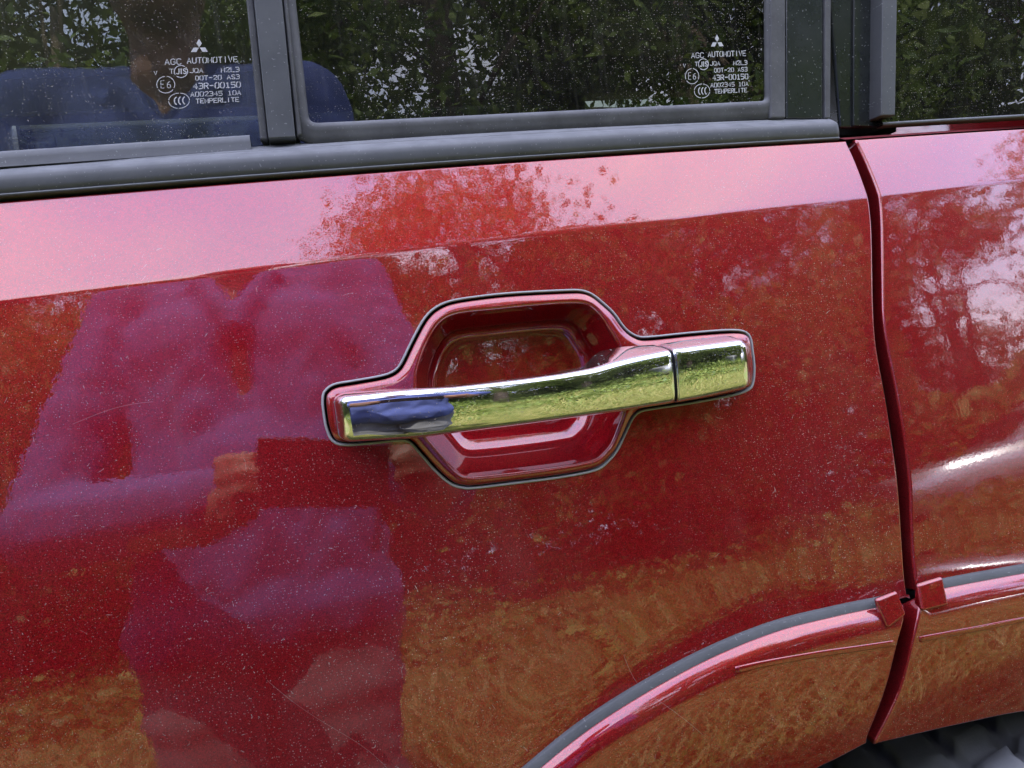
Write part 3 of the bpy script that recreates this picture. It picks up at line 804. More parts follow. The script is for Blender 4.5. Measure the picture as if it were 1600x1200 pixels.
# ------------------------------------------------------------------ etched glass markings (stroke lettering with stencil breaks)
G = {'A': [[(0, 0), (2, 6), (4, 0)], [(1.1, 2), (2.9, 2)]], 'G': [[(4, 4.7), (3, 6), (1, 6), (0, 5), (0, 1), (1, 0), (3, 0), (4, 1), (4, 2.7), (2.4, 2.7)]],
     'C': [[(4, 5), (3, 6), (1, 6), (0, 5), (0, 1), (1, 0), (3, 0), (4, 1)]], 'U': [[(0, 6), (0, 1), (1, 0), (3, 0), (4, 1), (4, 6)]],
     'T': [[(0, 6), (4, 6)], [(2, 5.4), (2, 0)]], 'O': [[(1.7, 6), (1, 6), (0, 5), (0, 1), (0.7, 0)], [(2.3, 0), (3, 0), (4, 1), (4, 5), (3.3, 6)]],
     'M': [[(0, 0), (0, 6), (2, 1.6), (4, 6), (4, 0)]], 'I': [[(2, 6), (2, 0)]], 'V': [[(0, 6), (2, 0), (4, 6)]], 'E': [[(4, 6), (0, 6), (0, 0), (4, 0)], [(0.6, 3.1), (3.2, 3.1)]],
     'J': [[(4, 6), (4, 1), (3, 0), (1, 0), (0, 1)]], 'Q': [[(1.7, 6), (1, 6), (0, 5), (0, 1), (1, 0), (3, 0), (4, 1), (4, 5), (3, 6), (2.5, 6)], [(2.6, 1.5), (4.2, -0.4)]],
     '2': [[(0, 5), (1, 6), (3, 6), (4, 5), (4, 4), (0, 0), (4, 0)]], 'L': [[(0, 6), (0, 0), (4, 0)]], '3': [[(0, 6), (3, 6), (4, 5), (4, 4), (3, 3.2), (1.4, 3.2)], [(3, 3.2), (4, 2.4), (4, 1), (3, 0), (0, 0)]],
     'D': [[(0.5, 0.6), (0.5, 6), (3, 6), (4, 5), (4, 1), (3, 0), (1.3, 0)]], '-': [[(0.3, 3), (3.7, 3)]], '0': [[(1.7, 6), (1, 6), (0, 5), (0, 1), (0.7, 0)], [(2.3, 0), (3, 0), (4, 1), (4, 5), (3.3, 6)]],
     'S': [[(4, 5), (3, 6), (1, 6), (0, 5), (0, 4), (1, 3.2), (3, 2.8), (4, 2), (4, 1), (3, 0), (1, 0), (0, 1)]], '4': [[(3, 0), (3, 6), (0, 2), (4.2, 2)]],
     'R': [[(0, 0), (0, 6), (3, 6), (4, 5), (4, 4), (3, 3), (1, 3)], [(2.2, 2.6), (4, 0)]], '1': [[(0.8, 4.8), (2, 6), (2, 0)], [(0.6, 0), (3.4, 0)]],
     '5': [[(4, 6), (0, 6), (0, 3.4), (3, 3.4), (4, 2.5), (4, 1), (3, 0), (0, 0)]], 'P': [[(0, 0), (0, 6), (3, 6), (4, 5), (4, 3.6), (3, 2.8), (1, 2.8)]],
     '6': [[(3.6, 6), (2, 6), (0, 3.5), (0, 1), (1, 0), (3, 0), (4, 1), (4, 2.5), (3, 3.4), (1, 3.4)]]}
def marking(name, origin_px, right_px, down_px, Yf, parent, sw=1.0):
    """layout unit: 1/100 of the width; u right, v down, in the glass plane"""
    o = at(*origin_px, Yf); U = (at(*right_px, Yf)-o)/100.0; W = (at(*down_px, Yf)-o)/100.0
    bm = bmesh.new()
    def P(u, v): p = o+U*u+W*v; return (p[0], float(Yf(p[0], p[2]))-0.0003, p[2])
    def stroke(pts, wd, closed=False):
        pts = np.array(pts, float)
        t = (np.roll(pts, -1, 0)-np.roll(pts, 1, 0)) if closed else np.gradient(pts, axis=0)
        t /= np.linalg.norm(t, axis=1)[:, None]+1e-9
        nr_ = np.column_stack([-t[:, 1], t[:, 0]])*wd/2
        if not closed:
            pts = pts.copy(); pts[0] -= t[0]*wd*0.3; pts[-1] += t[-1]*wd*0.3
        a = [bm.verts.new(P(*p)) for p in pts+nr_]; b_ = [bm.verts.new(P(*p)) for p in pts-nr_]
        n_ = len(pts); m_ = n_ if closed else n_-1
        for i in range(m_): bm.faces.new((a[i], a[(i+1) % n_], b_[(i+1) % n_], b_[i]))
    def text(s, u0, u1, v, h, wd):
        n_ = len(s); cell = (u1-u0)/(n_-0.25)
        for i, ch in enumerate(s):
            if ch == ' ': continue
            for st_ in G[ch]:
                stroke([(u0+i*cell+x/4.0*cell*0.72, v-y/6.0*h) for x, y in st_], wd)
    def arc(cx, cy, rx, ry, a0, a1, wd, n_=24):
        stroke([(cx+rx*math.cos(math.radians(a)), cy+ry*math.sin(math.radians(a))) for a in np.linspace(a0, a1, n_)], wd)
    def diamond(pts): bm.faces.new([bm.verts.new(P(*p)) for p in pts])
    w_ = 0.98*sw
    # three-diamond emblem
    cx, cy = 55, 15.5
    diamond([(cx, cy-13), (cx+3.7, cy-6.6), (cx, cy-0.4), (cx-3.7, cy-6.6)])
    diamond([(cx-0.5, cy), (cx-4.2, cy+6.6), (cx-11.6, cy+6.6), (cx-7.9, cy)])
    diamond([(cx+0.5, cy), (cx+7.9, cy), (cx+11.6, cy+6.6), (cx+4.2, cy+6.6)])
    text('AGC', 8, 30, 40, 8.2, w_*1.15); text('AUTOMOTIVE', 38, 107, 39, 8.2, w_*1.25)
    text('V', -7, -3, 55, 5.5, w_); text('T', 14, 19, 53.5, 6.5, w_)
    arc(29, 51, 9, 9, -40, 130, w_*1.2); arc(29, 51, 9, 9, 150, 305, w_*1.2)
    text('JIS', 23, 36, 54.5, 7.5, w_*1.5)
    text('JQA', 41, 59, 53.5, 6.5, w_); text('M2L3', 84, 109, 54, 6.8, w_*1.2)
    text('DOT-20 AS3', 48, 109, 65, 6.4, w_*1.15)
    text('43R-00150', 45, 110, 78, 8.2, w_*1.45)
    text('A002345 10A', 41, 110, 89.5, 6.6, w_*1.15); text('TEMPERLITE', 48, 107, 100, 6.6, w_*1.25)
    for k in range(3): arc(8, 70, 12, 12.5, -80+120*k, 25+120*k, w_)
    text('E', 1.5, 6, 75, 11, w_); text('6', 10, 14.5, 75, 9, w_)
    for k in range(4): arc(25, 95, 14, 11.5, -80+90*k, 0+90*k, w_)
    for k in range(3):
        c_ = 20.5+k*5.6; arc(c_+2.2, 95, 4.0, 5.8, 110, 250, w_*1.6, 12)
    return bm_obj(name, bm, M['etch'], parent, smooth=False)
marking('etched_marking', (247, 60), (362, 57.5), (251, 164), yglass, g1)
marking('etched_marking', (1072, 53), (1158, 51), (1075, 148), yglass, g2, 1.1)

# ------------------------------------------------------------------ rest of the car: roof, far side, cabin, wheel (what the windows and the arch can show)
def boxm(bm, x0, x1, y0, y1, z0, z1):
    v = [bm.verts.new((x, y, z)) for x in (x0, x1) for y in (y0, y1) for z in (z0, z1)]
    for f in ((0, 1, 3, 2), (4, 6, 7, 5), (0, 4, 5, 1), (2, 3, 7, 6), (0, 2, 6, 4), (1, 5, 7, 3)): bm.faces.new([v[i] for i in f])
def boxo(name, dims, mat, parent, bev=0.0):
    bm = bmesh.new(); boxm(bm, *dims)
    if bev: bmesh.ops.bevel(bm, geom=bm.edges[:], offset=bev, segments=3, profile=0.5, affect='EDGES')
    return weighted(bm_obj(name, bm, mat, parent))
M['cloth'] = principled('grey_seat_cloth', (0.20, 0.20, 0.195), 0.9, var=0.15, vscale=60, bump=0.3, bscale=500)
M['cabin'] = principled('dark_cabin_plastic', (0.025, 0.025, 0.026), 0.7, var=0.2)
M['headliner'] = principled('grey_headliner', (0.55, 0.55, 0.52), 0.95)
XF = -2.3
boxo('roof', (XF+0.9, 1.45, 0.10, 1.62, 1.82, 1.90), M['paint_cup'], car, 0.03)
boxo('roof_rail', (XF+0.9, 1.45, 0.045, 0.12, 1.63, 1.86), M['paint_cup'], car, 0.02)
boxo('headliner', (XF+0.95, 1.40, 0.13, 1.58, 1.785, 1.812), M['headliner'], car)
boxo('cabin_floor', (XF+0.4, 1.40, 0.05, 1.66, 0.30, 0.42), M['cabin'], car)
boxo('far_door', (XF+0.4, 1.45, 1.66, 1.74, 0.40, 1.165), M['cabin'], car, 0.01)
boxo('far_roof_rail', (XF+0.9, 1.45, 1.58, 1.66, 1.70, 1.80), M['headliner'], car, 0.01)
boxo('far_pillar', (0.62, 0.80, 1.58, 1.72, 1.16, 1.76), M['cabin'], car, 0.02)
boxo('far_pillar', (-0.72, -0.62, 1.60, 1.72, 1.16, 1.76), M['headliner'], car, 0.02)
boxo('far_glass', (-0.62, 0.62, 1.685, 1.689, 1.15, 1.72), M['glass_blackout'], car)
boxo('tailgate', (1.45, 1.52, 0.05, 1.70, 0.40, 1.84), M['paint_cup'], car, 0.02)
boxo('bulkhead', (XF+0.3, XF+0.4, 0.05, 1.70, 0.30, 1.15), M['cabin'], car)
boxo('door_trim', (XL-0.9, 0.36, 0.075, 0.10, 0.42, ZB+0.004), M['cabin'], car)
boxo('front_door', (XF+0.4, XL-0.004, -0.005, 0.03, 0.42, ZB-0.004), M['paint_cup'], car, 0.008)
boxo('quarter_trim', (0.44, 1.45, 0.075, 0.10, 0.75, ZB-0.004), M['cabin'], car)
def seat(name, x, y, tilt, wdt, label):
    s = empty(name, (x, y, 0.45), car); s['label'] = label
    def part(nm, bm):
        o = bm_obj(nm, bm, M['cloth']); o.parent = s; return o
    def rbox(cx, cy, cz, sx, sy, sz, ang, bev):
        bm = bmesh.new(); boxm(bm, -sx/2, sx/2, -sy/2, sy/2, -sz/2, sz/2)
        bmesh.ops.bevel(bm, geom=bm.edges[:], offset=bev, segments=4, profile=0.6, affect='EDGES')
        bmesh.ops.transform(bm, matrix=Matrix.Translation((cx, cy, cz)) @ Matrix.Rotation(ang, 4, 'Y'), verts=bm.verts); return bm
    part('cushion', rbox(-0.28, 0, 0.10, 0.5, wdt, 0.15, 0, 0.05)); part('backrest', rbox(0.07, 0, 0.42, 0.13, wdt, 0.66, tilt, 0.05))
    part('headrest', rbox(0.20, 0, 0.84, 0.10, wdt*0.6, 0.20, tilt, 0.045)); 
    for sy in (-0.06, 0.06):
        bm = bmesh.new(); boxm(bm, 0.165, 0.177, sy-0.006, sy+0.006, 0.70, 0.80); part('headrest_stem', bm)
seat('seat', 0.45, 0.50, 0.24, 0.52, 'grey cloth rear seat seen dimly through the fixed pane')
seat('seat', 0.45, 1.22, 0.24, 0.52, 'grey cloth far rear seat behind the fixed pane')
# rear wheel under the arch
M['tyre'] = principled('tyre_rubber', (0.19, 0.195, 0.195), 0.8, var=0.25, vscale=30, bump=0.25, bscale=500)
M['rim'] = principled('alloy', (0.55, 0.56, 0.57), 0.3, metallic=0.9)
wheel = empty('wheel', (0.50, 0.075, 0.40), car)
R_T, W_T = 0.385, 0.26
nA, prof_t = 640, []
for yy in np.linspace(-0.5, 0.5, 41):
    a = abs(yy)*2; r = R_T - 0.006*a**2 - (0.038*max(0, (a-0.80)/0.20)**2.0)
    prof_t.append((yy*W_T, r))
prof_t = [(-0.125, 0.22), (-0.142, 0.26), (-0.146, 0.30)] + prof_t + [(0.146, 0.30), (0.142, 0.26), (0.125, 0.22)]
V = []; F = []
for i in range(nA):
    th = 2*math.pi*i/nA
    for (yy, r) in prof_t:
        a = yy/(W_T/2); rr = r
        if abs(a) <= 1.0 and r > 0.315:
            if abs(abs(a)-0.10) < 0.04 or abs(abs(a)-0.62) < 0.03: rr -= 0.008
            ph = (i + 7*a*math.copysign(1, a)) % 10
            if 0.10 < abs(a) < 0.97 and ph < 2.6: rr -= 0.009
        V.append((rr*math.sin(th), yy, rr*math.cos(th)))
m_ = len(prof_t)
for i in range(nA):
    j = (i+1) % nA
    for k in range(m_-1): F.append((i*m_+k, i*m_+k+1, j*m_+k+1, j*m_+k))
ty = mesh_obj('tyre', V, F, M['tyre'], wheel)
bm = bmesh.new()
for y0_, y1_, r0, r1 in ((-0.12, 0.12, 0.215, 0.225),):
    n_ = 64; ring = []
    for (yy, r) in ((-0.125, 0.228), (-0.118, 0.205), (-0.09, 0.19), (-0.07, 0.06), (-0.085, 0.001)):
        ring.append([bm.verts.new((r*math.sin(2*math.pi*i/n_), yy, r*math.cos(2*math.pi*i/n_))) for i in range(n_)])
    for a_, b_ in zip(ring[:-1], ring[1:]):
        for i in range(n_): bm.faces.new((a_[i], a_[(i+1) % n_], b_[(i+1) % n_], b_[i]))
bm_obj('rim', bm, M['rim'], wheel)
# arch liner: a band of dark plastic over the wheel
V = []; F = []; n_ = 30
for i in range(n_+1):
    th = math.radians(-80+ i*160/n_)
    for yy in (0.02, 0.42): V.append((0.50+0.47*math.sin(th), yy, 0.385+0.47*math.cos(th)))
    if i: F.append((2*i-2, 2*i-1, 2*i+1, 2*i))
mesh_obj('arch_liner', V, F, M['dark'], car)
boxo('sill', (XF+0.4, 0.05, 0.0, 0.10, 0.34, 0.50), M['dark'], car, 0.01)
boxo('underbody', (XF+0.3, 0.02, 0.10, 1.64, 0.26, 0.30), M['dark'], car)
boxo('underbody', (1.00, 1.5, 0.05, 1.64, 0.30, 0.40), M['dark'], car)
boxo('bumper', (0.99, 1.62, -0.02, 1.72, 0.40, 0.72), M['paint_cup'], car, 0.04)
bpy.context.view_layer.update()

# ================================================================== THE PLACE ROUND THE CAR (seen in the paint, the chrome and through the glass)
def make_ground():
    q = NM('dry_grass_ground')
    n1 = q.ramp(q.noise(0.55, 5, 0.6), 0.38, 0.62); n2 = q.ramp(q.noise(6.0, 6, 0.7), 0.3, 0.7)
    straw = q.mix(n2, (0.10, 0.075, 0.035), (0.30, 0.24, 0.10)); green = q.mix(n2, (0.05, 0.075, 0.018), (0.19, 0.26, 0.04))
    p = q.n('ShaderNodeBsdfPrincipled', Roughness=0.9)
    q.link(q.mix(n1, straw, green), p.inputs['Base Color'])
    bn = q.n('ShaderNodeBump', Height=q.noise(30, 6, 0.7), Strength=0.8, Distance=0.03); q.link(bn.outputs[0], p.inputs['Normal'])
    q.link(p.outputs[0], q.out.inputs['Surface']); return q.m
M['ground'] = make_ground()
gr = mesh_obj('ground', [(-200, -200, 0), (200, -200, 0), (200, 200, 0), (-200, 200, 0)], [(0, 1, 2, 3)], M['ground'])
tag(gr, 'dry grassy ground round the car', None, None, 'structure')

def blade_material(name, a, b, c):
    q = NM(name)
    r = q.n('ShaderNodeNewGeometry').outputs['Random Per Island']
    col = q.mix(q.ramp(r, 0.0, 0.55), a, b); col = q.mix(q.ramp(r, 0.55, 1.0), col, c)
    d = q.n('ShaderNodeBsdfPrincipled', Roughness=0.6); q.link(col, d.inputs['Base Color'])
    t = q.n('ShaderNodeBsdfTranslucent'); q.link(col, t.inputs['Color'])
    ms = q.n('ShaderNodeMixShader', Fac=0.35); q.link(d.outputs[0], ms.inputs[1]); q.link(t.outputs[0], ms.inputs[2])
    q.link(ms.outputs[0], q.out.inputs['Surface']); return q.m
M['blade'] = blade_material('grass_blades', (0.52, 0.43, 0.17), (0.27, 0.29, 0.06), (0.11, 0.20, 0.025))
def grass(name, n, x0, x1, y0, y1, hmin, hmax, wdt, seed, label):
    r = np.random.default_rng(seed)
    x = r.uniform(x0, x1, n); y = r.uniform(y0, y1, n)
    h = r.uniform(hmin, hmax, n); a = r.uniform(0, 2*np.pi, n); lean = r.uniform(0.1, 0.9, n)*h; wd = r.uniform(0.6, 1.4, n)*wdt
    dx, dy = np.cos(a), np.sin(a); sx, sy = -dy*wd, dx*wd
    V = np.empty((n, 5, 3))
    V[:, 0] = np.c_[x-sx, y-sy, np.zeros(n)]; V[:, 1] = np.c_[x+sx, y+sy, np.zeros(n)]
    V[:, 2] = np.c_[x-sx*.8+dx*lean*.35, y-sy*.8+dy*lean*.35, h*.6]; V[:, 3] = np.c_[x+sx*.8+dx*lean*.35, y+sy*.8+dy*lean*.35, h*.6]
    V[:, 4] = np.c_[x+dx*lean, y+dy*lean, h*.95]
    b = (np.arange(n)*5)[:, None]
    T = np.concatenate([b+[0, 1, 3], b+[0, 3, 2], b+[2, 3, 4]], 1).reshape(-1)
    me = bpy.data.meshes.new(name); me.vertices.add(n*5); me.vertices.foreach_set('co', V.ravel())
    me.loops.add(len(T)); me.loops.foreach_set('vertex_index', T.astype(np.int32))
    me.polygons.add(n*3); me.polygons.foreach_set('loop_start', np.arange(0, n*9, 3, dtype=np.int32)); 
    me.update(calc_edges=True); me.validate(); me.materials.append(M['blade'])
    o = bpy.data.objects.new(name, me); COL.objects.link(o); tag(o, label, None, None, 'stuff'); return o
grass('grass', 60000, -2.2, 3.2, -2.8, 0.02, 0.08, 0.34, 0.0036, 3, 'dry straw and green grass beside the car')
grass('grass', 60000, -5.0, 8.0, -7.6, -2.8, 0.06, 0.30, 0.0055, 4, 'green grass further out from the car, behind the photographer')

# trees
M['bark'] = principled('bark', (0.16, 0.115, 0.08), 0.95, var=0.4, vscale=12, bump=0.8, bscale=40)
M['leaf'] = blade_material('leaves', (0.075, 0.125, 0.02), (0.14, 0.20, 0.03), (0.21, 0.26, 0.045))
M['leaf_dark'] = blade_material('dark_leaves', (0.05, 0.08, 0.016), (0.085, 0.12, 0.022), (0.13, 0.16, 0.03))
def tube(bm, pts, radii, seg=8):
    rings = []
    for i, (p, r) in enumerate(zip(pts, radii)):
        p = Vector(p); d = (Vector(pts[min(i+1, len(pts)-1)])-Vector(pts[max(i-1, 0)])).normalized()
        u = d.orthogonal().normalized(); v = d.cross(u)
        rings.append([bm.verts.new(p+(u*math.cos(2*math.pi*k/seg)+v*math.sin(2*math.pi*k/seg))*r) for k in range(seg)])
    for a, b in zip(rings[:-1], rings[1:]):
        for k in range(seg): bm.faces.new((a[k], a[(k+1) % seg], b[(k+1) % seg], b[k]))
    bm.faces.new(rings[0]); bm.faces.new(rings[-1][::-1])
def tree(x, y, h, rw, low, nclump, per, seed, mat, label, leaf=0.10):
    r = np.random.default_rng(seed)
    root = empty('tree', (x, y, 0)); tag(root, label, 'tree', 'trees standing round the car')
    bm = bmesh.new(); lean = r.uniform(-0.3, 0.3, 2)
    top = Vector((lean[0], lean[1], h*0.72))
    tube(bm, [(0, 0, -0.1), (lean[0]*.2, lean[1]*.3, h*.2), (lean[0]*.6, lean[1]*.5, h*.45), top], [0.05*h*.5, 0.034*h*.5, 0.024*h*.5, 0.008*h*.5], 10)
    cl = []
    for k in range(nclump):
        while True:
            p = r.uniform(-1, 1, 3)
            if 0.25 < p@p < 1: break
        z = low*h + (p[2]*0.5+0.5)*(1-low)*h
        wz = math.sin(math.pi*min(1, max(0.12, (z/h-low*0.8)/(1.02-low*0.8))))**0.6
        cl.append((p[0]*rw*wz+lean[0], p[1]*rw*wz+lean[1], z-0.25))
    for c in cl[:14]:
        s = Vector((lean[0]*.5, lean[1]*.5, h*r.uniform(0.22, 0.6))); e = Vector(c)
        tube(bm, [s, s.lerp(e, .5)+Vector((0, 0, .15)), e], [0.010*h*.5, 0.007*h*.5, 0.002*h*.5], 6)
    bm_obj('trunk', bm, M['bark'], root)
    C = np.array(cl); n = nclump*per
    cen = np.repeat(C, per, 0) + r.normal(0, 1, (n, 3))*np.array([0.30, 0.30, 0.20])*(0.55+0.06*h)
    nrm = r.normal(0, 1, (n, 3)); nrm[:, 2] += 0.7; nrm /= np.linalg.norm(nrm, axis=1)[:, None]
    t = np.cross(nrm, r.normal(0, 1, (n, 3))); t /= np.linalg.norm(t, axis=1)[:, None]; bt = np.cross(nrm, t)
    L_ = (leaf*r.uniform(0.6, 1.3, n))[:, None]; W_ = L_*0.42
    V = np.empty((n, 4, 3)); V[:, 0] = cen-t*L_; V[:, 1] = cen+bt*W_-t*L_*.1; V[:, 2] = cen+t*L_-nrm*L_*.25; V[:, 3] = cen-bt*W_-t*L_*.1
    V[..., 2] = np.maximum(V[..., 2], 0.05)
    me = bpy.data.meshes.new('crown'); me.vertices.add(n*4); me.vertices.foreach_set('co', V.ravel())
    me.loops.add(n*4); me.loops.foreach_set('vertex_index', np.arange(n*4, dtype=np.int32)); me.polygons.add(n); me.polygons.foreach_set('loop_start', np.arange(0, n*4, 4, dtype=np.int32))
    me.update(calc_edges=True); me.validate(); me.materials.append(mat)
    o = bpy.data.objects.new('crown', me); COL.objects.link(o); o.parent = root
    return root
TREES = [(1.3, -6.2, 9.8, 2.0, .12, 64, 160, 'leaf', 'tall broad tree mirrored in the upper door band above the handle'),
         (-2.2, -7.4, 6.8, 2.3, .08, 60, 150, 'leaf', 'low round tree behind the photographer, mirrored in the door'),
         (-5.6, -7.0, 7.0, 2.4, .08, 60, 150, 'leaf_dark', 'dark bushy tree mirrored at the left edge of the door'),
         (4.3, -7.0, 8.0, 2.5, .08, 90, 190, 'leaf', 'bright leafy tree mirrored in the right half of the grip'),
         (9.2, -7.0, 7.0, 2.2, .20, 34, 90, 'leaf_dark', 'open crowned tree mirrored in the quarter panel'),
         (10.2, -9.4, 7.6, 2.6, .10, 50, 120, 'leaf', 'tree with thin crown standing behind the silver pickup'),
         (-0.4, -10.5, 8.2, 2.8, .06, 60, 140, 'leaf_dark', 'dark tree behind the tall broad tree'),
         (5.6, -9.6, 9.2, 2.6, .06, 80, 150, 'leaf_dark', 'dark tall tree behind the bright leafy tree'),
         (-4.0, -8.8, 8.2, 2.6, .06, 70, 150, 'leaf_dark', 'dark tall tree between two lower trees, mirrored at the left'),
         (8.2, -2.2, 6.2, 2.0, .24, 40, 80, 'leaf', 'sparse tree off the rear of the red car, mirrored beside sky patches'),
         (-9.5, -5.0, 7.5, 2.6, .08, 50, 120, 'leaf_dark', 'dark tree far out beyond the front of the red car'),
         (2.6, 8.5, 7.0, 3.0, .04, 64, 130, 'leaf', 'bright leafy tree on the far side of the red car'),
         (6.5, 7.0, 6.5, 2.8, .04, 60, 120, 'leaf_dark', 'dark leafy tree on the far side behind the rear seats'),
         (-4.5, 10.5, 6.0, 2.8, .04, 50, 120, 'leaf_dark', 'dark tree beyond the white car on the far side')]
for i, (x, y, h, rw, lo, nc, per, mt, lb_) in enumerate(TREES):
    tree(x, y, h, rw, lo, nc, int(per*2.5), 100+i, M[mt], lb_, 0.065 if mt == 'leaf' else 0.085)

# dense shrubbery behind the trees, one unbroken mass
def shrubbery(n, seed):
    r = np.random.default_rng(seed)
    ang = r.uniform(-1.9, 1.9, n); rad = 11.5+r.uniform(-1.2, 1.8, n)+1.2*np.sin(ang*5)
    hh = 4.7+0.9*np.sin(ang*7.3)+0.8*np.sin(ang*17+1); hh = hh*np.where(ang > 0.86, 0.45, 1.0); z = r.uniform(0, 1, n)**1.15*hh
    cen = np.c_[np.sin(ang)*rad, -np.cos(ang)*rad, z]
    nrm = r.normal(0, 1, (n, 3)); nrm[:, 2] += 0.6; nrm /= np.linalg.norm(nrm, axis=1)[:, None]
    t = np.cross(nrm, r.normal(0, 1, (n, 3))); t /= np.linalg.norm(t, axis=1)[:, None]; bt = np.cross(nrm, t)
    L_ = (0.12*r.uniform(0.6, 1.4, n))[:, None]; W_ = L_*0.5
    V = np.empty((n, 4, 3)); V[:, 0] = cen-t*L_; V[:, 1] = cen+bt*W_; V[:, 2] = cen+t*L_; V[:, 3] = cen-bt*W_
    me = bpy.data.meshes.new('shrubbery'); me.vertices.add(n*4); me.vertices.foreach_set('co', V.ravel())
    me.loops.add(n*4); me.loops.foreach_set('vertex_index', np.arange(n*4, dtype=np.int32)); me.polygons.add(n); me.polygons.foreach_set('loop_start', np.arange(0, n*4, 4, dtype=np.int32))
    me.update(calc_edges=True); me.validate(); me.materials.append(M['leaf'])
    o = bpy.data.objects.new('shrubbery', me); COL.objects.link(o); tag(o, 'dense green shrubbery closing off the far edge of the grass', None, None, 'stuff')
shrubbery(130000, 55)

# knee-high weeds and seedlings scattered over the rough grass
def weeds(nclump, per, seed):
    r = np.random.default_rng(seed)
    cx = r.uniform(-7, 9, nclump); cy = r.uniform(-9.5, -2.6, nclump); hh = r.uniform(0.2, 0.55, nclump)*(1+0.22*np.maximum(0, -cy-4)); rr_ = r.uniform(0.15, 0.5, nclump)
    n = nclump*per; k = np.repeat(np.arange(nclump), per); z = r.uniform(0, 1, n)
    cen = np.c_[cx[k]+r.normal(0, 1, n)*rr_[k]*(0.4+0.6*z), cy[k]+r.normal(0, 1, n)*rr_[k]*(0.4+0.6*z), z*hh[k]]
    nrm = r.normal(0, 1, (n, 3)); nrm[:, 2] += 0.6; nrm /= np.linalg.norm(nrm, axis=1)[:, None]
    t = np.cross(nrm, r.normal(0, 1, (n, 3))); t /= np.linalg.norm(t, axis=1)[:, None]; bt = np.cross(nrm, t)
    L_ = (0.055*r.uniform(0.6, 1.4, n))[:, None]; W_ = L_*0.4
    V = np.empty((n, 4, 3)); V[:, 0] = cen-t*L_; V[:, 1] = cen+bt*W_; V[:, 2] = cen+t*L_; V[:, 3] = cen-bt*W_
    me = bpy.data.meshes.new('weeds'); me.vertices.add(n*4); me.vertices.foreach_set('co', V.ravel())
    me.loops.add(n*4); me.loops.foreach_set('vertex_index', np.arange(n*4, dtype=np.int32)); me.polygons.add(n); me.polygons.foreach_set('loop_start', np.arange(0, n*4, 4, dtype=np.int32))
    me.update(calc_edges=True); me.validate(); me.materials.append(M['leaf'])
    o = bpy.data.objects.new('weeds', me); COL.objects.link(o); tag(o, 'low green weeds scattered over the rough grass', None, None, 'stuff')
weeds(260, 150, 77)

